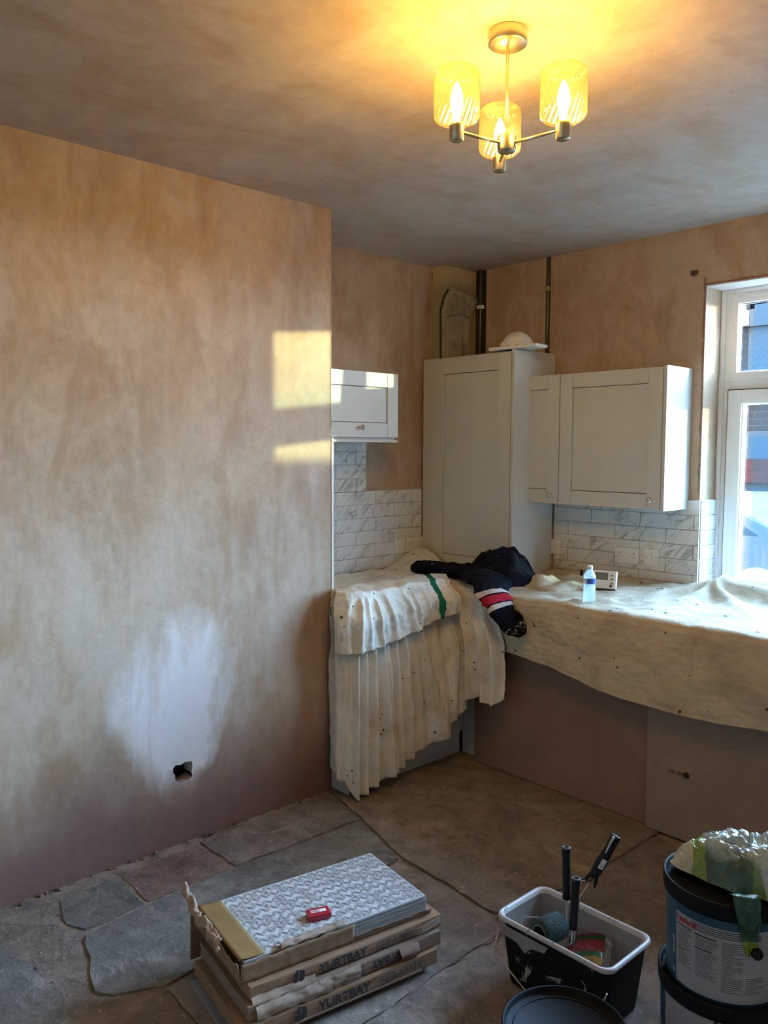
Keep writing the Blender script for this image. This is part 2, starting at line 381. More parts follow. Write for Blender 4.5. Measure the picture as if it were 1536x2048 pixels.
# chimney breast with a hole
lf = MB(); bm = lf.bm
hole_c = at(365, 1545, 0, XL); hp = []
for x, y in [(346, 1538), (351, 1531), (364, 1529), (370, 1524), (384, 1522), (385, 1533), (383, 1545), (385, 1553), (376, 1560), (362, 1565), (351, 1561), (350, 1550), (346, 1546)]:
    p = at(x, y, 0, XL); hp.append((p.y, p.z))
outer = [(YF, -.03), (YE, -.03), (YE, ZC+.02), (YF, ZC+.02)]
vo = [bm.verts.new((XL, a, b)) for a, b in outer]; vi = [bm.verts.new((XL, a, b)) for a, b in hp]
es = [bm.edges.new((vo[i], vo[(i+1) % 4])) for i in range(4)] + [bm.edges.new((vi[i], vi[(i+1) % len(vi)])) for i in range(len(vi))]
bmesh.ops.triangle_fill(bm, edges=es, use_beauty=True)
for f in bm.faces:
    f.normal_update()
    if f.normal.x < 0: f.normal_flip()
vd = [bm.verts.new((XL-.07, hole_c.y+(a-hole_c.y)*1.05, hole_c.z+(b-hole_c.z)*1.05)) for a, b in hp]
for i in range(len(vi)):
    k = (i+1) % len(vi); f = bm.faces.new((vi[i], vi[k], vd[k], vd[i])); f.material_index = 0 if i % 3 else 1
f = bm.faces.new(vd); f.material_index = 1
vb = [bm.verts.new((-3.62, a, b)) for a, b in outer]
for i in range(4): k = (i+1) % 4; bm.faces.new((vo[i], vo[k], vb[k], vb[i]))
bm.faces.new(vb)
wl = struct(lf.build('wall_left', [m_left, m_black]))
# corner bead along the chimney edge
b = MB()
for k in range(140):
    z = 1.75+k*.0071; r = .0022*(1+.6*nz(z*90)); b.box(XL-.002, XL+r, YE-.003-r, YE+.001, z, z+.0058)
b.build('corner_bead', m_wall, wl)['kind'] = 'stuff'
# alcove wall
wa = struct(MB().box(-3.63, XA, YE-.0, YB+.1, -.03, ZC+.02).build('wall_alcove', m_wall))
# window wall
WX0, WX1, WZ0, WZ1, YG = -1.931, -.055, .90, 2.458, 4.145
m = MB(); m.box(-3.6, WX0, YB, 4.30, -.03, ZC+.02); m.box(WX1, XR+.1, YB, 4.30, -.03, ZC+.02)
m.box(WX0, WX1, YB, 4.30, WZ1, ZC+.02); m.box(WX0, WX1, YB, 4.30, -.03, WZ0)
wb = struct(m.build('wall_back', m_wall))
# rough pinkish plaster margin round the opening
m = MB()
for k in range(44):
    z = 1.42+k*.0245; a = .012+.006*nz(z*14); m.box(WX0-a, WX0-.002, YB-.003, YB+.001, z, z+.026)
for k in range(66):
    x = WX0+k*.0285; a = .012+.006*nz(x*14); m.box(x, x+.03, YB-.003, YB+.001, WZ1+.002, WZ1+a)
m.build('rough_margin', simple('raw_pink_edge', (.30, .16, .12), .9, var=.3, scale=50, bump=.5), wb)
# smooth painted reveals at the head of the opening
MB().box(WX0, WX1, YB+.002, YG, WZ1-.004, WZ1+.001).build('reveal_head', simple('reveal_plaster', (.66, .60, .54), .7, var=.06, scale=6), wb)
m_pale = simple('pale_bounce_plaster', (.66, .58, .50), .8, var=.06, scale=3)  # unseen walls made paler so their bounced light lifts the shadows
wr = struct(MB().box(XR, XR+.1, YF-.1, 4.3, -.03, ZC+.02).build('wall_right', m_pale))
wf = struct(MB().box(-3.6, XR+.1, YF-.1, YF, -.03, ZC+.02).build('wall_front', m_pale))
ce = struct(MB().box(-3.7, XR+.1, YF-.1, 4.3, ZC, ZC+.1).build('ceiling', m_ceil))

# corner pier with its old soot-marked mortar
t = Nt('sooty_mortar'); v = t.coord(); c = t.ramp(t.noise(v, 5, 6, .65, .8), [(.3, (.14, .12, .09)), (.5, (.34, .295, .23)), (.7, (.46, .41, .32))])
st = t.noise(t.coord(scale=(1, 26, 1.6)), 1.6, 4); c = t.mix(t.ramp(st, [(.55, 0.0), (.75, .7)]), c, (.05, .038, .03)); t.bump(t.noise(v, 30, 5), .6, .01); m_soot = t.base(c, .95)
t = Nt('yellowed_plaster'); v = t.coord(); zz = t.n('SeparateXYZ', {0: v}).outputs[2]
zz = t.math('ADD', zz, t.math('MULTIPLY', t.noise(v, 6), .22)); c = t.mix(t.ramp(t.math('SUBTRACT', zz, 2.0), [(.70, 0.0), (.80, 1.0)]), (.36, .31, .20), (.55, .45, .24))
t.bump(t.noise(v, 18, 5), .5, .01); m_pier = t.base(c, .9)
m_crack_shade = simple('crack_shade', (.045, .035, .025), .95)
pier = struct(MB().box(XA-.005, -3.432, 3.69, YB+.01, .94, ZC+.01, .006).build('wall_corner', m_pier))
m = MB(); poly = [(3.665, 2.19), (3.66, 2.48), (3.69, 2.56), (3.72, 2.60), (3.80, 2.595), (3.90, 2.575), (3.925, 2.55), (3.90, 2.47), (3.885, 2.40), (3.89, 2.19)]
m.prism(poly, 0, .026, .006, M=frame_mat((-3.432, 0, 0), (0, 1, 0), (0, 0, 1), (1, 0, 0))); m.build('mortar_patch', m_soot, pier)
cy_, cz_ = 3.79, 2.36; MB().prism([(cy_+(a-cy_)*1.06, 2.19 if b_ < 2.2 else cz_+(b_-cz_)*1.05) for a, b_ in poly], 0, .007, M=frame_mat((-3.432, 0, 0), (0, 1, 0), (0, 0, 1), (1, 0, 0))).build('crack_shadow', m_crack_shade, pier)  # dark plate behind the patch paints in the crack shadows
m = MB(); m.prism([(3.675, 2.44), (3.70, 2.52), (3.715, 2.615), (3.945, 2.585), (3.945, 2.545), (3.885, 2.455), (3.80, 2.475)], .02, .048, .008, M=frame_mat((-3.432, 0, 0), (0, 1, 0), (0, 0, 1), (1, 0, 0))); m.build('mortar_lip', m_soot, pier)
m = MB(); m.tube([(-3.53, 3.687, 2.19), (-3.535, 3.684, 2.5), (-3.53, 3.687, 2.72)], .007, 6); m.build('edge_bead', simple('orange_bead', (.5, .33, .13), .8), pier)

# pipes in the window wall
def pipe(px0, label, zclip, width, chase):
    p = at(px0, 513, 1, YB); x = p.x; o = thing('pipe', label, 'pipe', (x, YB-.008, 2.2), group=None)
    MB().tube([(width*.25, 0, -.0), (width*.25, 0, .2), (width*.25+.001, 0, .36), (width*.25, 0, ZC-2.2)], .0085, 10).build('pipe_run', m_lead, o)
    MB().tube([(-width*.35, .003, -.0), (-width*.35+.001, .003, .3), (-width*.35, .003, ZC-2.2)], .006, 8).build('earth_cable', m_gasket, o)
    MB().box(-width*.9, width*.9, .0072, .0086, -.0, ZC-2.2).build('chase_shade', m_dark, o)  # flat dark strip paints the shade of the recessed chase
    m = MB(); m.tube([(0, -.002, zclip-.014-2.2), (0, -.002, zclip+.014-2.2)], .0185, 10); m.build('pipe_clip', m_white if chase else m_pier, o)
pipe(1098, 'thin dark pipe with a clip, rising behind the wall cabinet side of the tall unit', 2.57, .016, False)
pp = at(960, 545, 1, YB-.02)
o = thing('pipe', 'dark pipe with a white clip in the room corner beside the sooty pier', 'pipe', (-3.372, YB-.02, 2.2))
MB().tube([(0, 0, 0), (0, 0, ZC-2.2)], .010, 10).build('pipe_run', m_lead, o)
MB().tube([(-.028, .006, 0), (-.028, .006, ZC-2.2)], .008, 8).build('earth_cable', m_gasket, o)
MB().box(-.055, .03, .0192, .0202, 0, ZC-2.2).build('chase_shade', m_dark, o)  # shade of the corner chase, painted as a flat strip
MB().box(-.022, .022, -.014, .012, .315, .337, .004).build('pipe_clip', m_white, o)
p = at(1390, 547, 1, YB); m = MB(); m.lathe([(.0, 0), (.014, 0), (.014, .022), (.010, .022), (.010, .004), (0, .004)], (p.x, YB, p.z), 14, axis=(0, -1, 0)); m.box(p.x-.018, p.x+.018, YB-.010, YB, p.z-.006, p.z+.014)
tag(m.build('pipe_bracket', m_lead), 'small dull metal bracket on the plaster left of the window head', 'bracket')

# ---------------- splashback tiles ----------------
TL, TH, G = .300, .0765, .0025
def tile_obj(L, H):
    key = (round(L, 3), round(H, 3))
    if key not in tile_cache:
        m = MB(); m.box(0, L-G, 0, .008, 0, H-G, .0012); me = bpy.data.meshes.new('tile'); m.bm.normal_update(); m.bm.to_mesh(me); m.bm.free(); me.materials.append(m_marble); tile_cache[key] = me
    return tile_cache[key]
tile_cache = {}
def tile_row(parent, a0, a1, z0, z1, shift, place):
    a = a0 - shift
    while a < a1-.002:
        s, e = max(a, a0), min(a+TL, a1)
        if e-s > .012:
            loc, rot = place(s, e, z0); link('tile', tile_obj(e-s, z1-z0), parent, loc, rot)
        a += TL
# alcove: runs along Y on X = XA, object x-axis -> -Y (so the bevelled face looks to +X)
def pl_alc(s, e, z): return (XA+.003, s, z), (0, 0, PI/2)
def pl_back(s, e, z): return (s, YB-.011, z), (0, 0, 0)
MB().box(XA, XA+.004, YE, 3.60, .90, 1.405).box(XA, XA+.004, YE, 3.141, 1.40, 1.695).build('grout', m_grout, wa)
for i in range(10):
    z1 = 1.405-i*TH+4*TH; z0 = z1-TH
    if z1 > 1.702: z1 = 1.695
    lim = 3.60 if z1 < 1.41 else 3.141
    if z0 > 1.69: continue
    for_ = tile_row(wa, YE, lim, z0, z1, .0 if i % 2 else .15, lambda s, e, z: ((XA+.012, s, z), (0, 0, PI/2)))
MB().box(XA, XA+.006, YE+.0, 3.141, 1.695, 1.697).build('trim_line', m_white, wa)
MB().box(-2.80, WX0, YB-.004, YB, .90, 1.395).box(WX0, WX0+.004, YB, YG, .90, 1.395).build('grout', m_grout, wb)
for i in range(7):
    z1 = 1.395-i*TH; z0 = z1-TH
    tile_row(wb, -2.80, WX0+.009, z0, z1, .05 if i % 2 else .2, lambda s, e, z: ((s, YB-.012, z), (0, 0, 0)))
    tile_row(wb, YB+.0, YG, z0, z1, .05 if i % 2 else .2, lambda s, e, z: ((WX0+.012, s, z), (0, 0, PI/2)))
# white edge trim on the chimney corner
tr = struct(MB().box(XL-.012, XL+.004, YE, YE+.012, .93, 1.70, .001).build('trim_1', m_white))

# sockets and switches
def faceplate(name, label, cat, loc, rotz, w_, kind, grp=None):
    o = thing(name, label, cat, loc, (0, 0, rotz), grp)
    MB().box(-w_/2, w_/2, -.009, 0, -.043, .043, .003).build('plate', m_white, o)
    def pins(cx):
        mm = MB(); mm.box(cx-.002, cx+.002, -.0098, -.0085, .010, .018); mm.box(cx-.012, cx-.007, -.0098, -.0085, -.006, -.003); mm.box(cx+.007, cx+.012, -.0098, -.0085, -.006, -.003)
        mm.build('pin_slots', m_ink, o)
    if kind == 'double':
        for cx in (-.042, .042):
            pins(cx)
        for cx in (-.014, .014): MB().box(cx-.006, cx+.006, -.0115, -.008, .012, .03, .0015).build('rocker', m_white, o)
    else:
        for cx in (-.030, .030): MB().lathe([(.0028, 0), (.0028, .0012)], (cx, -.0088, 0), 8, axis=(0, -1, 0)).build('screw', m_lead, o)
        MB().box(-.008, .008, -.0125, -.008, -.014, .014, .0015).build('rocker', m_white, o)
    return o
faceplate('switch_plate', 'single white switch on the alcove tiles left of the double socket', 'switch', (XA+.012, 3.405, 1.065), PI/2, .086, 'single')
faceplate('double_socket', 'white double socket on the alcove tiles beside the tall cabinet', 'socket', (XA+.012, 3.53, 1.068), PI/2, .147, 'double')
p = at(1109, 1093, 1, YB-.012)
faceplate('switch_plate', 'single white switch on the back tiles against the tall cabinet side', 'switch', (p.x+.004, YB-.012, p.z), 0, .086, 'single')
p = at(1255, 1111, 1, YB-.012); faceplate('double_socket', 'white double socket on the back tiles under the wide wall cabinet', 'socket', (p.x, YB-.012, p.z), 0, .147, 'double')
p = at(1301, 1114, 1, YB-.012); faceplate('fused_spur', 'white fused spur plate just right of the back double socket', 'switch', (p.x+.006, YB-.012, p.z), 0, .086, 'single')

# ---------------- window ----------------
def glass(name, fog_lo, fog_hi, zlo, zhi, drops):
    t = Nt(name); v = t.coord(); sx = t.n('SeparateXYZ', {0: v}); X, Z = sx.outputs[0], sx.outputs[2]
    n1 = t.noise(v, 9, 4, .6, .5)
    zz = t.math('ADD', Z, t.math('MULTIPLY', t.math('SUBTRACT', n1, .5), .10))
    f = t.math('DIVIDE', t.math('SUBTRACT', zz, zlo), zhi-zlo, clamp=True)
    fog = t.math('ADD', fog_lo, t.math('MULTIPLY', f, fog_hi-fog_lo))
    if drops:
        dn = t.noise(v, 110, 3, .7); fog = t.math('MULTIPLY', fog, t.ramp(dn, [(.44, .15), (.56, 1.9)]))
    else:
        drip = t.noise(t.coord(scale=(70, 70, 2.5)), 1.2, 2); low = t.ramp(Z, [(0.0, 1.0), (1.0, 0.0)])
        dz = t.math('SUBTRACT', 1.0, t.math('MULTIPLY', t.math('ABSOLUTE', t.math('SUBTRACT', Z, 1.08)), 8), clamp=True)
        fog = t.math('MULTIPLY', fog, t.math('SUBTRACT', 1.0, t.math('MULTIPLY', t.math('MULTIPLY', t.ramp(drip, [(.52, 0.0), (.56, 1.0)]), dz), .8)))
        dn = t.noise(v, 90, 3, .7); fog = t.math('MULTIPLY', fog, t.ramp(dn, [(.35, .75), (.65, 1.1)]))
        clear = t.math('MULTIPLY', t.math('ADD', X, 1.79), 25, clamp=True); fog = t.math('MULTIPLY', fog, t.math('MAXIMUM', clear, .25))
    tint = t.ramp(t.math('MULTIPLY', fog, 8.0), [(0.0, (.90, .97, 1.0)), (1.0, (.36, .66, .88))]); fog = t.math('MULTIPLY', fog, .05)
    tr_ = t.n('BsdfTransparent', {0: tint}).outputs[0]; tl = t.n('BsdfTranslucent', {0: (.75, .88, .95)}).outputs[0]
    df = t.n('BsdfDiffuse', {0: (.5, .6, .66)}).outputs[0]
    fogs = t.n('MixShader', {0: .25, 1: tl, 2: df}).outputs[0]
    a = t.n('MixShader', {0: fog, 1: tr_, 2: fogs}).outputs[0]
    gl = t.n('BsdfGlossy', {0: (1, 1, 1), 'Roughness': .03}).outputs[0]
    fr = t.n('Fresnel', {0: 1.45}).outputs[0]
    s = t.n('MixShader', {0: t.math('MULTIPLY', fr, .7), 1: a, 2: gl}).outputs[0]
    t.t.links.new(s, t.out.inputs[0]); return t.m
m_gl_up = glass('wet_glass_upper', .07, .02, 2.05, 2.32, True)
m_gl_lo = glass('fogged_glass_lower', .10, .05, 1.66, 1.82, False)
win = struct(link('window_1', None, None, (0, 0, 0)))
def rect_ring(m, x0, x1, z0, z1, w_, y0, y1, bev=.004):
    m.box(x0, x0+w_, y0, y1, z0, z1, bev); m.box(x1-w_, x1, y0, y1, z0, z1, bev)
    m.box(x0+w_-.002, x1-w_+.002, y0+.0005, y1, z1-w_, z1, bev); m.box(x0+w_-.002, x1-w_+.002, y0+.0005, y1, z0, z0+w_, bev)
MX = [(-1.845, -1.37), (-1.20, -.14)]   # glass spans of the three lights
m = MB(); rect_ring(m, WX0, WX1, WZ0, WZ1, .052, YG+.01, YG+.08); m.build('outer_frame', m_upvc, win)
# slim step around the frame, against the reveal
m = MB(); rect_ring(m, WX0+.001, WX1-.001, WZ0, WZ1-.001, .022, YG-.004, YG+.012, .002); m.build('frame_step', m_upvc, win)
for x0, x1 in ((-1.37, -1.20),): MB().box(x0+.035, x1-.035, YG+.012, YG+.08, WZ0+.05, WZ1-.05, .004).build('mullion', m_upvc, win)
for gx0, gx1 in MX:
    MB().box(gx0-.045, gx1+.045, YG+.012, YG+.08, 1.935, 2.01, .004).build('transom', m_upvc, win)
    m = MB(); rect_ring(m, gx0-.044, gx1+.044, 1.995, 2.424, .044, YG+.004, YG+.055, .006); fl = m.build('fanlight_frame', m_upvc, win)
    m = MB(); rect_ring(m, gx0-.006, gx1+.006, 2.036, 2.388, .008, YG+.012, YG+.045, .002); m.build('glazing_bead', m_upvc, fl)
    MB().box(gx0-.002, gx1+.002, YG+.034, YG+.038, 2.035, 2.385).build('pane', m_gl_up, fl)
    s0, s1 = gx0-.035, gx1+.035
    m = MB(); rect_ring(m, s0, s1, WZ0+.02, 1.950, .072, YG-.010, YG+.055, .008); cs = m.build('casement', m_upvc, win)
    m = MB(); rect_ring(m, s0+.068, s1-.068, .955, 1.885, .010, YG+.000, YG+.045, .002); m.build('glazing_bead', m_upvc, cs)
    m = MB(); rect_ring(m, s0-.004, s1+.004, WZ0+.016, 1.954, .006, YG-.002, YG+.01, .001); m.build('gasket', m_gasket, cs)
    MB().box(s0+.07, s1-.07, YG+.034, YG+.038, .96, 1.88).build('pane', m_gl_lo, cs)
MB().box(WX0+.004, WX1-.004, YB-.01, YG+.01, WZ0-.02, WZ0+.006, .003).build('sill_board', m_upvc, win)

# ---------------- outside ----------------
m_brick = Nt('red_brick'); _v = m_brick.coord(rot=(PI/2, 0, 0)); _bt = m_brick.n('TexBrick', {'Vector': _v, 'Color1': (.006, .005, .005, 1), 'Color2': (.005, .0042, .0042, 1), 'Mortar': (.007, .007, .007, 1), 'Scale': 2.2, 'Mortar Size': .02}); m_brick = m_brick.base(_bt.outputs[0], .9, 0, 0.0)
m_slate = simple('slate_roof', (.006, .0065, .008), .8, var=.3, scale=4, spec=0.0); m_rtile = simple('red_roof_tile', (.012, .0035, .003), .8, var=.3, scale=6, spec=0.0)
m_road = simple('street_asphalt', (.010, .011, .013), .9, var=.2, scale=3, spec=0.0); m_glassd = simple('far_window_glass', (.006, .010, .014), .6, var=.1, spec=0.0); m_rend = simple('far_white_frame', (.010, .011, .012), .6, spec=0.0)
HY = 13.5
gr = struct(MB().box(-60, 60, 4.32, 80, -.6, -.35).build('street', m_road))
ho = thing('terraced_house', 'brick terraced house with chimney seen through the wet window', 'house', (0, 0, -.35))
hx0, hx1 = -16.0, at(1640, 700, 1, HY).x
ez = at(1492, 638, 1, HY).z+.35
MB().box(hx0, hx1, HY, HY+7, 0, ez-.1).build('wall', m_brick, ho)
m = MB(); m.prism([(HY-.15, ez-.15), (HY+7.3, ez-.15), (HY+3.5, ez+.25)], hx0-.1, hx1+.1, M=frame_mat((0, 0, 0), (0, 1, 0), (0, 0, 1), (1, 0, 0))); m.build('roof', m_slate, ho)
cx0, cx1, cz = at(1499, 620, 1, HY).x, at(1531, 620, 1, HY).x, at(1515, 600, 1, HY).z+.35
m = MB(); m.box(cx0, cx1, HY-.02, HY+.6, ez-.4, cz-.06); m.box(cx0-.04, cx1+.04, HY-.05, HY+.65, cz-.14, cz)
ch = m.build('chimney', m_brick, ho)
for dx in (.3, .7): MB().lathe([(.09, 0), (.075, .2), (.09, .22)], (lerp(cx0, cx1, dx), HY+.3, cz), 10).build('chimney_pot', m_rtile, ch)
for k in range(4):
    x = -14.8+k*3.0
    for z in (.9, 3.0):
        f = MB().box(x, x+1.1, HY-.05, HY+.06, z, z+1.4).build('window', m_rend, ho)
        MB().box(x+.08, x+.50, HY-.06, HY-.03, z+.08, z+1.32).box(x+.6, x+1.02, HY-.06, HY-.03, z+.08, z+1.32).build('pane', m_glassd, f)
bx = at(1500, 960, 1, HY-.8).x
f = MB().box(bx-1.0, bx+.5, HY-.8, HY, .0, 1.50).build('bay', m_rend, ho); m = MB()
for k in range(7): m.box(bx-1.1, bx+.6, HY-.92+k*.12, HY+.05, 1.50+k*.05, 1.55+k*.05)
m.build('bay_roof', m_rtile, ho)
MB().box(bx-.85, bx+.35, HY-.83, HY-.79, .6, 1.4).build('bay_glass', m_glassd, ho)
yw = MB(); yw.box(2.5, 2.72, 6.03, 6.95, -.35, 1.98); yw.box(2.46, 2.76, 6.03, 7.0, 1.98, 2.03); tag(yw.build('sun_block_wall', m_brick), 'unseen brick wall added outside to block the low sun', 'wall')  # unseen wall added to cut off the low sun through the window
# a parked car in front of the bay
t_ = at(1500, 1060, 1, 10.3)
car = thing('car', 'pale parked car low behind the fogged lower pane', 'car', (t_.x-.9, 10.3, -.35))
prof = [(-2.0, .3), (-2.05, .75), (-1.2, .92), (-.6, 1.42), (.8, 1.45), (1.6, .98), (2.1, .85), (2.1, .3)]
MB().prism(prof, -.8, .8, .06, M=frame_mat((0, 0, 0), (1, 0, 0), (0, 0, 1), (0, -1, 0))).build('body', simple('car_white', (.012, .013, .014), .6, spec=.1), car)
MB().prism([(-1.05, .95), (-.55, 1.34), (.75, 1.37), (1.4, 1.0)], -.805, .805, .02, M=frame_mat((0, 0, 0), (1, 0, 0), (0, 0, 1), (0, -1, 0))).build('windows', m_glassd, car)
for x in (-1.35, 1.35):
    for y in (-.78, .78): MB().lathe([(0, -.1), (.31, -.1), (.33, 0), (.31, .1), (0, .1)], (x, y, .33), 20, axis=(0, 1, 0)).build('wheel', m_gasket, car)
MB().box(2.02, 2.12, -.82, -.6, .62, .78).build('tail_light', m_red, car)

# ---------------- kitchen units ----------------
def shaker(w_, h_, rail=.075, th=.020):
    """door in local x (width) z (height), front at y=-th"""
    m = MB(); m.box(.0008, w_-.0008, -.0085, 0, .0008, h_-.0008, mat=1)
    g_ = .0016
    m.box(.0, rail, -th, -.006, 0, h_, .0012); m.box(w_-rail, w_, -th, -.006, 0, h_, .0012)
    m.box(rail+g_, w_-rail-g_, -th+.0006, -.006, h_-rail, h_, .0012); m.box(rail+g_, w_-rail-g_, -th+.0006, -.006, 0, rail, .0012)
    m.box(rail+.0035, w_-rail-.0035, -.0125, -.006, rail+.0035, h_-rail-.0035, .001)
    _b = m.build; m.build = lambda name, mats, *a, **k: _b(name, [mats, m_groove_shade], *a, **k)
    return m
def knob(parent, x, z, y=-.020):
    MB().lathe([(.0, 0), (.006, 0), (.0055, .010), (.011, .016), (.0135, .021), (.0125, .026), (.006, .029), (.0, .0295)], (x, y, z), 18, axis=(0, -1, 0)).build('knob', m_chrome, parent)
def wall_cabinet(label, loc, rotz, w_, h_, d, kx, kz, grp=None, hinge=False):
    o = thing('wall_cabinet', label, 'cabinet', loc, (0, 0, rotz), grp)
    MB().box(.0, w_, .0, d, .0, h_, .001).build('body', m_cab, o)
    D = shaker(w_-.003, h_-.003).build('door', m_cab, o, (.0015, -.002, .0015)); knob(D, kx, kz); return o
WCY = 3.745
wc = wall_cabinet('narrow dove grey wall cabinet next to the tall unit', (-2.905, WCY, 1.352), 0, .297, .70, YB-.001-WCY, .297-.045, .048)
wc2 = wall_cabinet('wide dove grey wall cabinet beside the window', (-2.606, WCY, 1.352), 0, .596, .70, YB-.001-WCY, .596-.05, .045)
MB().box(.598, .616, -.022, YB-.001-WCY, -.004, .704, .001).build('end_panel', m_cab, wc2)
# small alcove cabinet, door faces +X
wc3 = thing('wall_cabinet', 'short dove grey wall cabinet in the alcove over the left worktop', 'cabinet', (-3.222, YE+.015, 1.695), (0, 0, PI/2))
MB().box(0, .60, .0, .305, .0, .352, .001).build('body', m_cab, wc3)
D = shaker(.600, .338).build('door', m_cab, wc3, (.005, -.002, .014)); knob(D, .326, .05)
MB().lathe([(.0, 0), (.013, 0), (.013, .002), (0, .002)], (.305, -.0105, .05), 16, axis=(0, -1, 0)).build('knob_backplate', m_chrome, D)
MB().box(.0, .605, -.02, .30, -.012, .0, .001).build('bottom_panel', m_cab, wc3)
# tall unit standing on the worktop
TY = 3.612
ta = thing('tall_cabinet', 'tall dove grey cabinet in the corner reaching from worktop nearly to the ceiling', 'cabinet', (-3.432, TY, .925))
MB().box(0, .600, .0, YB-TY-.013, 0, 1.262, .001).build('body', m_cab, ta)
D = shaker(.592, 1.245, .09).build('door', m_cab, ta, (.004, -.002, .008))
MB().box(.602, .620, -.024, YB-TY-.013, 0, 1.267, .001).build('side_panel', m_cab, ta)
MB().box(-.080, -.002, -.012, .01, 0, 1.262, .001).build('filler_panel', m_cab, ta)
# dome on top, board on top
bo = MB(); q0 = at(985, 703, 2, 2.195); q1 = at(1065, 692, 2, 2.195)
bd = MB().box(0, .31, 0, .11, 0, .016, .001).build('white_board', m_white, None, (-2.975, 3.565, 2.193), (0, 0, math.radians(3)))
tag(bd, 'thin white board lying on the tall cabinet, its end sticking out right', 'board')
dm = thing('dome_fitting', 'white dome with round studs, on top of the tall cabinet', 'fitting', (-2.88, 3.70, 2.193))
m = MB(); pr = [(.096, 0), (.098, .012)] + [(.092*math.cos(a), .012+.098*math.sin(a)) for a in [i*PI/2/9 for i in range(9)]] + [(.002, .110)]
m.lathe(pr, (0, 0, 0), 28); m.build('dome', m_white, dm)
for a in (-150, -115, -85, -55, -30): MB().lathe([(.0, 0), (.014, 0), (.013, .008), (.007, .010), (0, .010)], (.088*math.cos(math.radians(a)), .088*math.sin(math.radians(a)), .035), 12, axis=(math.cos(math.radians(a)), math.sin(math.radians(a)), .25)).build('stud', m_white, dm)

# base units and worktop
CX, CY = -2.885, 3.175
bc = thing('base_cabinet', 'grey base cabinet under the cream dust sheet in the alcove', 'cabinet', (0, 0, 0))
MB().box(XA+.01, CX-.02, YE+.01, 3.275, .12, .879).build('body', m_cab, bc)
MB().box(CX-.040, CX-.022, YE+.012, 3.28, .0, .12).build('plinth', m_cab, bc)
for y0, w_ in ((YE+.012, .40), (YE+.415, .40)):
    D = shaker(w_-.004, .74).build('door', m_cab, bc, (CX-.018, y0, .13), (0, 0, PI/2)); knob(D, .05, .68)
MB().box(XA+.02, CX+.0, YE+.0005, YE+.009, .0, .879).build('end_panel', m_cab, bc)
bc2 = thing('base_cabinet', 'grey base cabinet run under the window behind the cardboard', 'cabinet', (0, 0, 0))
MB().box(-2.90, XR-.02, CY+.11, YB-.003, .12, .879).build('body', m_cab, bc2)
MB().box(-2.90, XR-.02, CY+.12, CY+.14, .0, .12).build('plinth', m_cab, bc2)
for k in range(7):
    D = shaker(.59, .74).build('door', m_cab, bc2, (-2.75+k*.6, CY+.105, .13)); knob(D, .05, .68)
wt = MB(); wt.box(XA+.014, CX, YE+.005, YB-.013, .881, .920, .003); wt.box(CX, XR-.01, CY-.02, YB-.013, .881, .920, .003)
tag(wt.build('worktop', simple('pale_laminate', (.5, .46, .4), .4)), 'L-shaped worktop hidden beneath the dust sheets', 'worktop')

# cardboard sheets leaning on the base units
def board(x0, x1, yb, yt, h_, mat, label, z0=.006):
    L = math.hypot(h_, yt-yb); a = math.atan2(yt-yb, h_)
    o = MB().box(0, x1-x0, 0, .005, 0, L, .0005).build('cardboard_sheet', mat, None, (x0, yb, z0), (-a, 0, 0)); return tag(o, label, 'cardboard')
q = at(950, 1524, 2, 0); q2 = at(1292, 1648, 2, 0)
b1 = board(q.x+.075, q2.x+.05, q.y+.0, 3.225, .80, m_card_red, 'reddish brown cardboard sheet leaning on the units, nearer the corner')
# folded flap of the first sheet (creased corrugated strip)
m = MB(); m.prism([(0, 0), (.093, 0), (.093, .79), (.0, .79)], 0, .005, .001); 
for k in range(9): m.box(.012, .075, .005, .0062, .06+k*.045, .062+k*.045, M=Matrix.Rotation(-.0, 4, 'Y'))
fo = MB(); fo.box(-.094, 0, 0, .005, 0, .79, .0005)
for k in range(8):
    fo.box(-.08, -.02, -.0015, .0005, .10+k*.035, .1015+k*.035, M=Matrix.Translation((0, 0, 0)) @ Matrix.Rotation(-.0, 4, 'Y'))
fo.build('folded_flap', m_card_red, b1, (0, .001, 0), (0, 0, -.12))
qa = at(1291, 1655, 2, 0)
b2 = board(qa.x, .45, 3.205, 3.195, .80, m_card2, 'paler brown cardboard sheet with small printed mark, right of the reddish one')
# upside-down faded print
pm = at(1373, 1551, 1, 3.2); ps = at(1300, 1530, 1, 3.2)
bpy.context.view_layer.update()
Mi = b2.matrix_world.inverted()
text('IIIIII IIIIII', .021, Mi @ frame_mat((pm.x-.012, 3.1985, pm.z+.006), (-1, 0, 0), (0, 0, -1), (0, -1, 0)), m_dark, b2, name='faded_print')
MB().lathe([(.006, 0), (.013, 0), (.013, .0006), (.006, .0006)], Mi @ Vector((pm.x, 3.199, pm.z)), 12, axis=(0, -1, 0)).build('faded_mark', m_dark, b2)

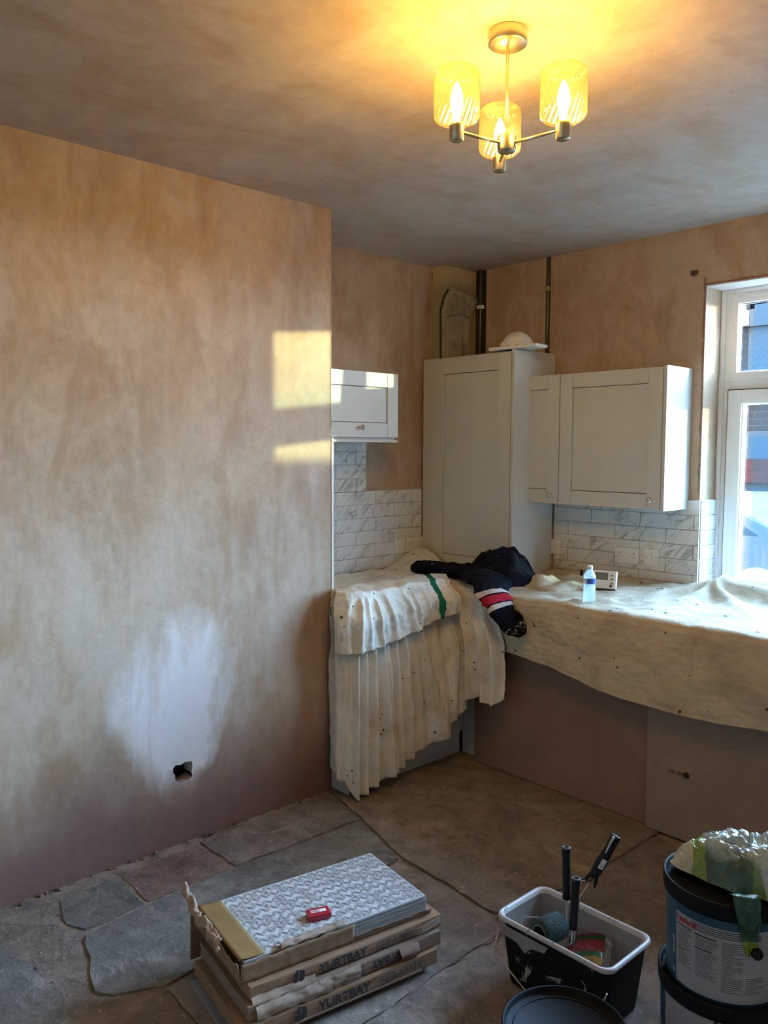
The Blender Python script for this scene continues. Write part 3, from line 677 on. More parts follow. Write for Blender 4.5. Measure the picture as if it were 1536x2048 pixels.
# ---------------- dust sheets ----------------
def poly_pt(P, s):
    L = [0]
    for a, b_ in zip(P, P[1:]): L.append(L[-1]+math.hypot(b_[0]-a[0], b_[1]-a[1]))
    s = s*L[-1]
    for i in range(len(P)-1):
        if s <= L[i+1] or i == len(P)-2:
            t = (s-L[i])/(L[i+1]-L[i]); return Vector((lerp(P[i][0], P[i+1][0], t), lerp(P[i][1], P[i+1][1], t)))
def key_pt(P, s):
    n = len(P)-1; f = min(n-1e-6, max(0, s*n)); i = int(f); t = f-i; 
    p0, p1, p2, p3 = [Vector(P[max(0, min(n, j))]) for j in (i-1, i, i+1, i+2)]
    return .5*((2*p1)+(p2-p0)*t+(2*p0-5*p1+4*p2-p3)*t*t+(3*p1-p0-3*p2+p3)*t**3)
TOPF = .30   # share of grid rows on top
def draped(P0, P1, B, hem, topz, fold, off, nu, nv, wrk, seed, uspan=(0, 1)):
    def fn(u, v):
        s = lerp(uspan[0], uspan[1], u)
        e0 = key_pt(P0, s); e1 = key_pt(P1, s); b_ = key_pt(B, s)
        d = key_pt(P0, min(1, s+.01))-key_pt(P0, max(0, s-.01)); n = Vector((d.y, -d.x)).normalized()
        if v < TOPF:
            t = v/TOPF; p = b_.lerp(e0, t); z = topz(p.x, p.y)+off*.7+wrk*(.5+.5*fbm(p.x*7+seed, p.y*9, seed, 3)) ; rnd = max(0, (t-.93)/.07); z -= .012*rnd*rnd
            return Vector((p.x, p.y, z)) + Vector((n.x, n.y, 0))*off*t
        t = (v-TOPF)/(1-TOPF); p = e0.lerp(e1, sm(t*2.0)); z0 = topz(p.x, p.y)-.012+off*.7+wrk*.5; z = lerp(z0, hem(s), t)
        o = off + .010*sm(t*12) + fold(s, t)
        return Vector((p.x, p.y, z)) + Vector((n.x, n.y, 0))*o
    return fn
# left sheet
P0 = [(-3.0, 2.457), (-2.915, 2.449), (-2.877, 2.485), (-2.875, 2.60), (-2.875, 2.74), (-2.875, 2.88), (-2.875, 3.02), (-2.86, 3.12), (-2.74, 3.14), (-2.60, 3.145)]
P1 = [(-2.985, 2.447), (-2.885, 2.420), (-2.840, 2.455), (-2.832, 2.59), (-2.828, 2.735), (-2.822, 2.87), (-2.79, 2.99), (-2.73, 3.06), (-2.62, 3.105), (-2.47, 3.125)]
BK = [(-3.50, 2.50), (-3.50, 2.51), (-3.50, 2.55), (-3.50, 2.66), (-3.50, 2.84), (-3.50, 3.02), (-3.50, 3.22), (-3.50, 3.55), (-3.1, 3.56), (-2.83, 3.56)]
def ltop(x, y):
    z = .932 + .10*math.exp(-((x+3.45)**2/.012+(y-3.52)**2/.02)) + .03*math.exp(-((x+3.3)**2/.02+(y-3.4)**2/.03))
    return z
def ridge(s, t, lst):
    r = 0
    for (c0, c1, w0, w1, a, t0) in lst:
        c = lerp(c0, c1, t); w_ = lerp(w0, w1, t); r += a*math.exp(-((s-c)/w_)**2)*sm((t-t0)/.18)
    return r
LR = [(-.16, -.14, .02, .03, .012, .05), (.00, .00, .012, .014, .035, 0), (.045, .055, .010, .016, .030, .02), (.10, .12, .012, .020, .028, 0), (.15, .215, .012, .018, .034, .02), (.19, .25, .010, .014, .022, .1), (.24, .29, .010, .015, .024, .05),
      (.29, .36, .012, .02, .026, 0), (.38, .55, .018, .05, .035, .05), (.36, .44, .012, .03, .018, .2), (.50, .60, .02, .05, .022, .1), (.66, .72, .015, .02, .028, .1), (.80, .82, .012, .014, .035, .1), (.88, .89, .010, .016, .030, .15), (.95, .95, .012, .02, .035, .1)]
def q9(s): return (9*s-2)/7
def lhem(s): s = q9(s); return interp([-.28, -.08, 0, .15, .30, .43, .57, .70, .80, .82, .86, .93, 1], [.12, .09, .015, .055, .095, .15, .20, .28, .345, .40, .41, .38, .43], s) + .006*nz(s*40)
fn = draped(P0, P1, BK, lhem, ltop, lambda s, t: 1.45*ridge(q9(s), t, LR)+.014*fbm(s*9, t*3, 2)*sm(t*4)+.004*fbm(s*50, t*16, 4)*sm(t*4), .004, 260, 130, .022, 2.0)
sh = MB().grid(fn, 240, 120).build('dust_sheet', m_sheet); add_mod(sh, 'SOLIDIFY', thickness=.002, offset=1)
tag(sh, 'cream canvas dust sheet draped over the alcove worktop, hanging to the floor', 'dust sheet')
FR = [(.02, .01, .012, .02, .030, 0), (.08, .10, .012, .02, .018, 0), (.16, .20, .012, .02, .022, 0), (.25, .33, .014, .03, .020, 0), (.40, .48, .02, .03, .030, .05), (.50, .52, .012, .02, .018, 0), (.60, .60, .010, .012, .016, 0), (.72, .71, .014, .02, .022, .05), (.85, .84, .02, .02, .018, 0), (.96, .95, .02, .03, .02, 0)]
BK2 = [(-3.03, 2.485), (-3.04, 2.52), (-3.04, 2.58), (-3.04, 2.66), (-3.05, 2.84), (-3.06, 3.02), (-3.04, 3.18), (-3.0, 3.22), (-2.9, 3.22), (-2.8, 3.22)]
def fhem(s): s = q9(s); return interp([0, .14, .28, .42, .5, .62, .8], [.705, .715, .745, .77, .80, .82, .85], s) + .005*nz(s*50)
fn2 = draped(P0, P1, BK2, fhem, lambda x, y: ltop(x, y)+.014, lambda s, t: ridge(q9(s)/.76+.02*nz(s*6, t), t, FR)*.8+.012*fbm(s*17, t*3, 5), .030, 160, 60, .026, 5.0, (.10, .813))
fl = MB().grid(fn2, 170, 70, uvfn=lambda a, b_: (q9(lerp(.10, .813, a)), b_)).build('folded_flap', m_sheetg, sh); add_mod(fl, 'SOLIDIFY', thickness=.002, offset=1)
fl['label'] = 'turned-back cream layer with a green band'
# green stitched hem bits
gm = simple('green_hem', (.012, .16, .09), .9)
m = MB()
for (s0, s1) in ((.0, .012),):
    pass
hpts = [fn(0.0, v/60)+Vector((.002, -.003, 0)) for v in range(52, 61)]; m.tube(hpts, .0035, 6)
m.build('green_edge', gm, sh)
# turned-in corner of the sheet at the chimney edge, dark inner side showing
def scrap(u, v):
    w_ = .018+.030*sm(v*2)*(1-.75*sm((v-.55)/.45)); x0 = -2.962+.012*math.sin(v*4)
    return Vector((x0+w_*(u-.3), 2.428-.010*math.sin(u*PI)-.004*nz(u*4, v*6), lerp(.90, .655, v)))
MB().grid(scrap, 8, 24).build('turned_corner', m_sheetb, sh)
MB().grid(lambda u, v: Vector((-2.972+.020*u, 2.424-.004*math.sin(u*PI), lerp(.905, .865, v))), 4, 4).build('green_edge', gm, sh)

# right, stained sheet
def rtop(x, y):
    z = .927
    d = math.hypot((x+1.79)/1.0, (y-3.85)/1.0)
    th_ = math.atan2(y-3.85, x+1.79); z += .085*math.exp(-d/.13)+.013*math.cos(8*th_+1.5*nz(x*3, y*3))*math.exp(-((d-.17)/.15)**2)+.006*(.4-abs(nz(x*9+y*4, y*16, 3)))*2*sm((x+2.45)/.3)
    rz = math.exp(-((y-3.88)/.05)**2)*sm((x+1.80)/.05); z += rz*(.055-.012*sm((x+1.8)/.5))
    z += .022*sm((y-3.86)/.06)*sm((-1.85-x)/.2)
    r1 = .020*math.exp(-(((y-3.72)-.25*(x+2.1))/.035)**2)*sm((x+2.25)/.15)*sm((-1.85-x)/.1)
    z += r1 + .012*math.exp(-(((x+1.79)+(y-3.85)*.9)/.03)**2)*sm((3.86-y)/.05)*sm((y-3.4)/.3) + .010*math.exp(-(((x+1.79)-(y-3.85)*.7)/.03)**2)*sm((3.86-y)/.05)*sm((y-3.4)/.3)
    return max(z, .926)
NR = 14; RX = [lerp(-2.80, 1.45, i/NR) for i in range(NR+1)]
R0 = [(x, CY-.024) for x in RX]; R1 = [(x, CY-.034) for x in RX]; RB = [(x, YB-.018) for x in RX]
def rhem(s):
    x = lerp(-2.80, 1.45, s); return interp([-2.9, -2.44, -2.22, -1.95, -1.71, -1.49, -1.22, -.6, .2, 1.5], [.70, .665, .645, .588, .572, .570, .592, .62, .58, .6], x) + .004*nz(x*9)
fn3 = draped(R0, R1, RB, rhem, rtop, lambda s, t: .007*fbm(s*30, t*4, 9)+.003*fbm(s*120, t*14, 3)+.004*sm(t), .004, 300, 90, .018, 7.0)
sh2 = MB().grid(fn3, 380, 110).build('dust_sheet', m_sheetb); add_mod(sh2, 'SOLIDIFY', thickness=.002, offset=1)
tag(sh2, 'brown-stained canvas dust sheet covering the worktop under the window', 'dust sheet')
# rolled hem
hem = [fn3(i/80, 1.0)+Vector((0, -.002, 0)) for i in range(81)]; MB().tube(hem, .0045, 6).build('hem', m_sheetb, sh2)
# crumpled bunch of cloth by the tall unit
def bunch(u, v):
    x = lerp(-2.76, -2.30, u); y = lerp(3.33, 3.80, v); e = sm(min(u, 1-u)*7)*sm(min(v, 1-v)*7)
    dx, dy = x+2.52, (y-3.52)*.9; r = math.hypot(dx, dy); th = math.atan2(dy, dx)
    sw = .5+.5*math.sin(r*52+th*1.0+2.0*nz(x*5, y*5, 2))
    h_ = .046*math.exp(-(r/.13)**2)*(.25+.75*sw)+.020*math.exp(-(r/.22)**2)*(.5+nz(x*11, y*12, 4))
    tail = .030*math.exp(-((y-3.74-.10*(x+2.3))/.022)**2)*sm((x+2.6)/.1)
    return Vector((x+.006*nz(x*30, y*30), y, .930+e*(.012+h_+tail)-.012*(1-e)))
o_ = MB().grid(bunch, 80, 80).build('bunched_cloth', m_sheetb, sh2); add_mod(o_, 'SOLIDIFY', thickness=.002)
def tailf(u, v):
    x = lerp(-2.42, -1.95, u); w_ = .05*(.5+.5*math.sin(PI*u)); y = 3.77+.10*u+(v-.5)*2*w_
    return Vector((x, min(y, YB-.03), .930+.030*(1-(2*v-1)**2)*(1-.5*u)*(.7+.5*nz(x*12, v*3, 5))+.006*nz(x*40, v*6)))
o_ = MB().grid(tailf, 50, 14).build('bunched_cloth', m_sheetb, sh2)

# ---------------- jacket ----------------
jk = thing('jacket', 'navy work jacket with paint spots and red and white sleeve stripes, on the worktop corner', 'jacket', (0, 0, 0))
m = MB()
def heap(u, v):
    a = u*2*PI; r = v
    x = -2.775+.245*r*math.cos(a)*(1+.12*nz(math.cos(a)*2, math.sin(a)*2, 1)); y = 3.44+.145*r*math.sin(a)*(1+.15*nz(math.cos(a)*2, math.sin(a)*2, 5))
    h_ = .150*(1-r**2.8)*(1+.35*math.exp(-((x+2.70)/.15)**2)-.25)
    h_ += (.020*fbm(x*9, y*12, 2)+.045*(.35-abs(nz(x*13+2*nz(x*6, y*6), y*15, 4))))*(1-r**6)
    if r > .96: h_ = 0
    return Vector((x, y, .945+max(0, h_)+.012*(1-r)))
m.grid(heap, 150, 60); m.build('body', m_navy, jk)
def sleeve(P, R, flat, name, mat, seed, n=60, seg=26, amp=.12):
    pts = [key_pt([Vector(q) for q in P], i/n) for i in range(n+1)]; rs = [interp([j/(len(R)-1) for j in range(len(R))], R, i/n) for i in range(n+1)]
    mm = MB(); mm.tube(pts, rs, seg, flat=flat)
    for vtx in mm.bm.verts:
        c = vtx.co; k = amp*(1.2*fbm(c.x*14+seed, c.y*14, c.z*14, 3)+1.6*(.3-abs(nz(c.x*22+seed, c.y*22, c.z*22)))); 
        nearest = min(pts, key=lambda q: (q-c).length); vtx.co = c+(c-nearest)*k*1.2
    return mm.build(name, mat, jk)
def W(x, y, Y): return tuple(at(x, y, 1, Y))
# hanging striped sleeve: printed stripes follow the length
t = Nt('navy_sleeve_stripes'); u = t.n('SeparateXYZ', {0: t.n('UVMap').outputs[0]}).outputs[1]; v = t.coord()
u = t.math('ADD', u, t.math('MULTIPLY', t.math('SUBTRACT', t.noise(v, 20), .5), .012))
c = t.ramp(u, [(0, (.008, .009, .018)), (.505, (.52, .45, .40)), (.545, (.012, .01, .016)), (.556, (.36, .015, .03)), (.625, (.012, .01, .016)), (.636, (.52, .45, .40)), (.675, (.006, .007, .013))], 'CONSTANT')
pt = t.ramp(u, [(.74, 0.0), (.86, 1.0), (.97, .85)]); n_ = t.noise(v, 45, 6, .75, 1.0)
msk = t.ramp(t.math('MULTIPLY', n_, pt), [(.50, 0.0), (.56, .8)]); c = t.mix(msk, c, (.45, .45, .43))
c = t.mix(t.ramp(t.noise(v, 60, 4), [(.73, 0.0), (.75, .7)]), c, (.4, .4, .4)); t.bump(t.noise(v, 90, 4), .5, .004); m_sleeve = t.base(c, .95, 0, .1)
sl_ = sleeve([(-2.86, 3.33, .985), (-2.74, 3.24, .990), (-2.62, 3.165, .985), (-2.54, 3.095, .950), (-2.46, 3.07, .885), (-2.385, 3.07, .815), (-2.335, 3.075, .775)], [.075, .095, .098, .092, .082, .074, .066, .056, .024], (1.0, .32), 'striped_sleeve', m_sleeve, 3, 90, 40, .16)
sleeve([(-2.76, 3.36, .985), (-2.95, 3.31, .992), (-3.10, 3.28, .990), (-3.22, 3.27, .984)], [.07, .068, .066, .066, .058], (1.0, .55), 'sleeve', m_navy, 8, 70, 30, .25)
sleeve([(-2.92, 3.44, .985), (-2.86, 3.34, 1.0), (-2.74, 3.29, 1.0), (-2.60, 3.29, .98)], [.03, .045, .045, .03], (1.0, .5), 'folded_collar', m_navy, 12)
# white chest lettering fragment
m = MB()
for k, (dx, w_) in enumerate(((0, .012), (.022, .010), (.042, .012), (.062, .008))):
    m.box(dx, dx+w_, 0, .03, .0, .002, .0005, M=Matrix.Translation((-3.0, 3.39, 1.012)) @ Matrix.Rotation(.5, 4, 'X') @ Matrix.Rotation(.25*(k % 2), 4, 'Z'))
m.build('chest_print', simple('offwhite_print', (.6, .58, .54), .9), jk)
sleeve([(-3.06, 3.40, .965), (-2.98, 3.41, .975), (-2.88, 3.44, .98)], [.02, .035, .04], (1.3, .6), 'crumpled_front', m_navy, 17)

# ---------------- things on the worktop ----------------
zb = .944
bt = thing('water_bottle', 'small clear plastic water bottle with a blue label, standing on the window worktop', 'bottle', (-2.105, 3.27, zb))
t = Nt('clear_plastic'); tr_ = t.n('BsdfTransparent', {0: (.90, .96, .97)}).outputs[0]; gl_ = t.n('BsdfGlossy', {0: (1, 1, 1), 'Roughness': .08}).outputs[0]
df_ = t.n('BsdfTranslucent', {0: (.8, .9, .95)}).outputs[0]; lw = t.n('LayerWeight', {0: .35}).outputs[1]
a = t.n('MixShader', {0: .38, 1: tr_, 2: df_}).outputs[0]; s = t.n('MixShader', {0: t.math('MULTIPLY', lw, .65), 1: a, 2: gl_}).outputs[0]; t.t.links.new(s, t.out.inputs[0]); m_clear = t.m
pr = [(.0, 0), (.024, 0), (.028, .004)]
for i in range(13):
    z = .008+i*.0045; pr.append((.029 if i % 2 else .0272, z))
pr += [(.027, .070), (.0255, .074), (.0275, .079), (.029, .084), (.029, .112), (.0285, .116), (.026, .126), (.020, .138), (.013, .147), (.0115, .150), (.0115, .157)]
MB().lathe(pr, (0, 0, 0), 32, cap1=True).build('bottle_body', m_clear, bt)
m_lab = Nt('bottle_label'); uu = m_lab.n('SeparateXYZ', {0: m_lab.coord()}); cL = m_lab.ramp(uu.outputs[0], [(.0, (.75, .8, .85)), (.003, (.03, .09, .38))], 'CONSTANT')
m_lab = m_lab.base(cL, .35)
MB().lathe([(.0296, .086), (.0296, .110)], (0, 0, 0), 32, cap0=False, cap1=False).build('label', m_lab, bt)
MB().lathe([(.0298, .1085), (.0298, .1105)], (0, 0, 0), 32, cap0=False, cap1=False).build('label_line', m_ink, bt)
MB().lathe([(.0, .152), (.0135, .152), (.0138, .166), (.012, .168), (0, .168)], (0, 0, 0), 20).build('cap', m_white, bt)
th_ = thing('thermostat', 'white room thermostat with a grey screen, propped behind the bottle', 'thermostat', (-2.235, 3.60, .948), (math.radians(-14), 0, math.radians(20)))
MB().box(-.062, .062, -.012, .012, .0, .092, .006).build('case', m_white, th_)
MB().box(-.045, .020, -.0135, -.010, .045, .082, .001).build('screen', simple('lcd_grey', (.16, .17, .15), .3), th_)
for z in (.028, .05, .068): MB().box(.034, .046, -.0135, -.011, z-.003, z+.003, .001).build('button', m_greyink, th_)
MB().lathe([(.0, 0), (.007, 0), (.007, .002), (0, .002)], (.036, -.012, .016), 12, axis=(0, -1, 0)).build('round_button', m_greyink, th_)
MB().box(-.05, .062, -.012, .014, -.010, .0, .003).build('dark_base', m_blackp, th_)
sp_ = MB(); sp_.tube([(-2.155, 3.235, .951), (-2.10, 3.215, .951)], .004, 8); sp_.lathe([(.0, 0), (.012, .001), (.013, .005), (0, .007)], (-2.165, 3.238, .947), 12)
tag(sp_.build('white_peg', m_white), 'short white plastic peg lying left of the water bottle', 'peg')
q = at(1145, 1151, 2, .975); m = MB(); m.box(-.008, .008, -.004, .004, 0, .035, .002); tag(m.build('brown_stub', m_dark, None, (-2.50, 3.80, .96), (0, .1, 0)), 'small dark brown stub in the cloth bunch behind the bottle', 'stub')

# ---------------- pendant light ----------------
rc = at(1016, 62, 2, 2.75)
lampo = thing('ceiling_light', 'satin brass three-arm ceiling light with ribbed amber glass shades', 'lamp', (rc.x, rc.y, ZC))
def G_(t, c, s): return t
t = Nt('ribbed_amber_glass'); tr_ = t.n('BsdfTransparent', {0: (1, .90, .62)}).outputs[0]; gl_ = t.n('BsdfGlossy', {0: (1, .9, .6), 'Roughness': .08}).outputs[0]
tl_ = t.n('BsdfTranslucent', {0: (1, .86, .5)}).outputs[0]; lw = t.n('LayerWeight', {0: .45}).outputs[1]
a = t.n('MixShader', {0: .015, 1: tr_, 2: tl_}).outputs[0]; s = t.n('MixShader', {0: t.math('MULTIPLY', lw, .6), 1: a, 2: gl_}).outputs[0]; t.t.links.new(s, t.out.inputs[0]); m_rib = t.m
t = Nt('glowing_bulb'); e = t.n('Emission', {0: (1, .64, .185), 1: BULB}).outputs[0]; t.t.links.new(e, t.out.inputs[0]); m_bulb = t.m
MB().lathe([(.0, -.001), (.051, -.001), (.052, -.004), (.052, -.034), (.049, -.037), (.0, -.037)], (0, 0, 0), 40).build('ceiling_rose', m_brass, lampo)
MB().lathe([(.0, 0), (.0035, 0), (.003, .002), (0, .002)], (-.035, -.038, -.017), 10, axis=(-.68, -.73, 0)).build('fixing_screw', m_lead, lampo)
MB().tube([(0, 0, -.03), (0, 0, -.275)], .0045, 12).build('rod', m_brass, lampo)
MB().lathe([(.0, -.310), (.023, -.310), (.025, -.307), (.025, -.270), (.023, -.267), (.0, -.267)], (0, 0, 0), 28).build('hub', m_brass, lampo)
ZA = ZC-.289
for (ex, ey) in ((921, 268), (1127, 263), (1000, 326)):
    p = at(ex, ey, 2, ZA); d = Vector((p.x-rc.x, p.y-rc.y, 0)); R = d.length; print('arm', R, math.degrees(math.atan2(d.y, d.x))); dn = d.normalized(); R = .158; P_ = dn*R
    zr = ZA-ZC
    ar = MB().tube([dn*.02+Vector((0, 0, zr)), dn*(R-.012)+Vector((0, 0, zr+.004))], .0045, 10).build('arm', m_brass, lampo)
    MB().lathe([(.0, -.020), (.016, -.020), (.0185, -.018), (.0185, .018), (.020, .022), (0, .022)], P_+Vector((0, 0, zr)), 24).build('lamp_holder', m_brass, lampo)
    z0 = zr+.018; pf = []
    for i in range(41):
        q_ = i/40; z = z0+.148*q_; e_ = min(q_, 1-q_); r = .058*min(1, (1-(1-min(1, e_/.20))**2.6)**.5) if e_ < .2 else .058
        if q_ > .93: r = max(r, .016)
        if q_ < .05: r = max(r, .020)
        pf.append((r, z-z0))
    sh_ = MB().lathe(pf, P_+Vector((0, 0, z0)), 96, cap0=False, cap1=False, fn=lambda r, z, a_: r*(1+.035*math.cos(24*a_+z*170))); sh_.build('glass_shade', m_rib, lampo)
    MB().lathe([(.008, .0), (.010, .02), (.015, .04), (.0165, .055), (.014, .075), (.008, .092), (.002, .102), (.0005, .104)], P_+Vector((0, 0, z0+.006)), 20).build('bulb', m_bulb, lampo)

# ---------------- tile cartons ----------------
ang = math.radians(-9.6); ux = Vector((math.cos(ang), math.sin(ang), 0)); uy = Vector((-math.sin(ang), math.cos(ang), 0))
C0 = Vector((-2.205, 1.262, 0))   # near-left corner of the stack (b3)
BL, BW = .652, .350
def pat_tile():
    t = Nt('patterned_tile'); uvn = t.n('SeparateXYZ', {0: t.coord()}); X, Y = uvn.outputs[0], uvn.outputs[1]
    tri = t.math('PINGPONG', t.math('DIVIDE', Y, .0165), 1.0); s_ = t.math('ADD', t.math('DIVIDE', X, .018), tri)
    fr = t.math('FRACT', s_); col_i = t.math('FLOOR', s_)
    wob = t.noise(t.coord(), 38, 3); band = t.math('LESS_THAN', t.math('FRACT', t.math('MULTIPLY', s_, .5)), .5)
    par = t.math('LESS_THAN', t.math('FRACT', t.math('DIVIDE', Y, .033)), .5)
    g = t.math('LESS_THAN', t.math('ABSOLUTE', t.math('SUBTRACT', band, par)), .5)
    # lines
    l1 = t.math('LESS_THAN', fr, .11); l2 = t.math('LESS_THAN', t.math('FRACT', t.math('DIVIDE', Y, .0165)), .10); ln = t.math('MAXIMUM', l1, l2)
    c = t.mix(t.math('MULTIPLY', g, .95), (.34, .335, .325), (.20, .195, .19))
    c = t.mix(t.ramp(t.noise(t.coord(scale=(1.2, 1, 1)), 9, 2), [(.45, 0.0), (.55, .6)]), c, (.25, .245, .24)); c = t.mix(ln, c, (.62, .63, .64))
    c = t.mix(t.math('MULTIPLY', band, t.ramp(wob, [(.40, 0.0), (.56, .9)])), c, (.66, .68, .69))
    bx_ = t.math('LESS_THAN', t.math('MINIMUM', t.math('MINIMUM', X, t.math('SUBTRACT', BW-.016, X)), t.math('MINIMUM', Y, t.math('SUBTRACT', BL-.02, Y))), .006)
    c = t.mix(bx_, c, (.5, .51, .52)); return t.base(c, .30, 0, .5)
m_pat = pat_tile()
def stackM(dx, dy, z, rot=0.0):
    return (C0+ux*dx+uy*dy+Vector((0, 0, z)), (0, 0, ang+rot))
def torn_strip(m, x0, x1, y, z0, z1, amp, thick, seed, alongY=False, n=46, out=.0):
    """torn cardboard wall with ragged, curling top edge"""
    def fn_(u, v):
        a = lerp(x0, x1, u); zt = z1 + amp*fbm(a*24, seed, 1, 3) + .3*amp*nz(a*140, seed); z = lerp(z0, max(z0+.01, zt), v)
        o = y + out*v*v*(1+.8*nz(a*20, seed+3)) + .003*nz(a*30, v*3, seed)
        return Vector((o, a, z)) if alongY else Vector((a, o, z))
    m.grid(fn_, n, 5)
def carton(name, label, dx, dy, z, h_, L=BL+.012, w_=BW+.012, mats=(m_card,), rot=0.0, bulge=.004, seed=0):
    loc, r = stackM(dx, dy, z, rot); o = thing(name, label, 'box', loc, r)
    def ring(zz, k):
        pts = []; n = 40; per = [(0, 0), (w_, 0), (w_, L), (0, L)]
        for e in range(4):
            a, b_ = per[e], per[(e+1) % 4]; nn = 10 if e % 2 == 0 else 20
            for i in range(nn):
                t_ = i/nn; x = lerp(a[0], b_[0], t_); y = lerp(a[1], b_[1], t_); q = bulge*k*math.sin(PI*t_)+.003*nz(x*30+seed, y*30, zz*60)
                nx, ny = ((0, -1), (1, 0), (0, 1), (-1, 0))[e]; pts.append(Vector((x+nx*q, y+ny*q, zz+.0015*nz(x*12, y*12, seed))))
        return pts
    MB().ring_surface([ring(0.001, 0), ring(h_*.12, .6), ring(h_*.5, 1), ring(h_*.88, .6), ring(h_-.001, 0)], smooth=False).build('carton_body', list(mats), o)
    return o
def side_text(o, s, size, y, z, mat=m_ink, bold=0.0, flip=False, w_=BW+.012, off=.0062, sp=1.0):
    if not flip: M = frame_mat((w_+off, y, z), (0, 1, 0), (0, 0, 1), (1, 0, 0))
    else: M = frame_mat((w_+off, y, z), (0, -1, 0), (0, 0, -1), (1, 0, 0))
    return text(s, size, M, mat, o, bold, spacing=sp)
def logo(o, y, z, s, w_=BW+.012, off=.0062):
    m = MB(); Mx = frame_mat((w_+off, y, z), (0, s, 0), (0, 0, s), (1, 0, 0))
    m.prism([(.05, .62), (.40, 1.0), (.46, .95), (.46, .42), (.08, .55)], 0, .0006, M=Mx); m.prism([(.05, .48), (.42, .32), (.42, 0), (.10, .2)], 0, .0006, M=Mx); m.prism([(.54, .93), (.90, .78), (.95, .45), (.54, .40)], 0, .0006, M=Mx); m.prism([(.50, .30), (.93, .38), (.86, .16), (.52, 0)], 0, .0006, M=Mx)
    m.build('logo_print', m_ink, o)
# bottom loose tiles
loc, r = stackM(.055, -.05, .001, -.02)
for k in range(2):
    loc, r = stackM(.05+.008*k, -.045+.03*k, .001+.011*k, -.015*k)
    tag(MB().box(0, BW-.02, 0, BL-.03, 0, .010, .001).build('loose_tile', simple('grey_tile_%d' % k, (.30, .30, .31), .5), None, loc, r), ['grey tile lying directly on the floor beneath the carton stack', 'grey tile second from the floor beneath the carton stack'][k], 'tile')
c5 = carton('tile_carton', 'lowest tile carton of the stack, printed with upright maker lettering and logo', .045, -.03, .024, .046, seed=5)
side_text(c5, 'YURTBAY', .040, .235, .009, bold=.0010); side_text(c5, 'SERAMİK', .040, .445, .009, m_greyink); logo(c5, .155, .006, .044)
MB().box(BW+.008, BW+.0195, .1, BL-.05, .0, .004).build('lower_lip', m_card_grey, c5)
c4 = carton('tile_carton', 'torn tile carton with upside-down lettering, third from the top', .030, -.005, .071, .044, mats=(m_card_grey,), seed=9, bulge=.006)
side_text(c4, 'YURTBAY', .036, .555, .036, bold=.001, flip=True, off=.0082); side_text(c4, 'SERAMİK', .036, .375, .036, m_greyink, flip=True, off=.0082)
m = MB()
def rag(y0, y1, z0, z1, off, sd):
    def f_(u, v):
        y = lerp(y0, y1, u); z = lerp(z1, z0+.012*fbm(y*30, sd), v); return Vector((BW+.016+off*math.sin(PI*min(1, v*1.1))+.006*fbm(y*22, v*3, sd), y, z))
    return f_
m.grid(rag(.02, .26, -.012, .040, .012, 3), 30, 10); m.grid(rag(.22, .36, .0, .042, .008, 6), 20, 8); m.build('torn_paper', m_paper, c4)
m = MB(); m.grid(rag(.50, .57, -.006, .043, .016, 8), 12, 8); m.build('torn_flap', m_card_red, c4)
c3 = carton('tile_carton', 'tile carton second from the top, maker lettering along its long side', .012, .01, .116, .040, seed=13, bulge=.006)
side_text(c3, 'YURTBAY', .037, .215, .008, bold=.001, off=.0083); side_text(c3, 'SERAMİK', .037, .410, .008, m_greyink, off=.0083); logo(c3, .125, .002, .044, off=.0083)
m = MB(); m.grid(rag(-.0, .20, -.045, .012, .014, 12), 24, 10); m.build('torn_corner', m_paper, c3)
m = MB()
for k in range(4): m.tube([(BW+.014, .50, .024-k*.004), (BW+.022+.002*k, .58, .028-k*.005), (BW+.012, .66, .034-k*.006)], .0016, 5)
m.build('torn_strands', m_card_grey, c3)
# open top carton: base, patterned tiles, ragged walls
loc, r = stackM(-.006, 0.0, .157)
oc = thing('open_tile_carton', 'torn-open carton on top of the stack, showing patterned tiles', 'box', loc, r)
MB().box(-.008, BW+.004, -.008, BL-.004, 0, .003).build('carton_base', m_card, oc)
for k in range(3):
    MB().box(.006, BW-.010, .012, BL-.008, .004+k*.013, .004+k*.013+.0115, .0012).build('tile_edge_stack', simple('glazed_edge_%d' % k, (.34, .33, .32), .6), oc)
loc, r = stackM(0.0, .010, .2015)
pt_ = MB().box(0, BW-.016, 0, BL-.02, 0, .008, .0015).build('patterned_tile', m_pat, None, loc, r); tag(pt_, 'patterned grey and white diamond tile on top of the open carton', 'tile')
m = MB(); torn_strip(m, -.008, .36, BW+.008, .0, .058, .004, .003, 4, True, 50, .004); o_ = m.build('carton_side', m_card, oc); add_mod(o_, 'SOLIDIFY', thickness=.003)
m = MB(); torn_strip(m, -.005, BW+.004, -.012, .0, .052, .008, .003, 7, False, 50, -.006); o_ = m.build('carton_end', m_card, oc); add_mod(o_, 'SOLIDIFY', thickness=.003)
m = MB(); torn_strip(m, .36, BL, BW+.006, .0, .020, .005, .003, 9, True, 30, .008); o_ = m.build('torn_side', m_card_grey, oc); add_mod(o_, 'SOLIDIFY', thickness=.002)
# inner end flap lying over the tile
m = MB(); m.grid(lambda u, v: Vector((lerp(.012, BW-.012, u), lerp(-.006, .075, v)*(1)+.0, .054+.008*(1-v)+.002*nz(u*6, v*4))), 20, 6); o_ = m.build('end_flap', m_card_in, oc); add_mod(o_, 'SOLIDIFY', thickness=.002)
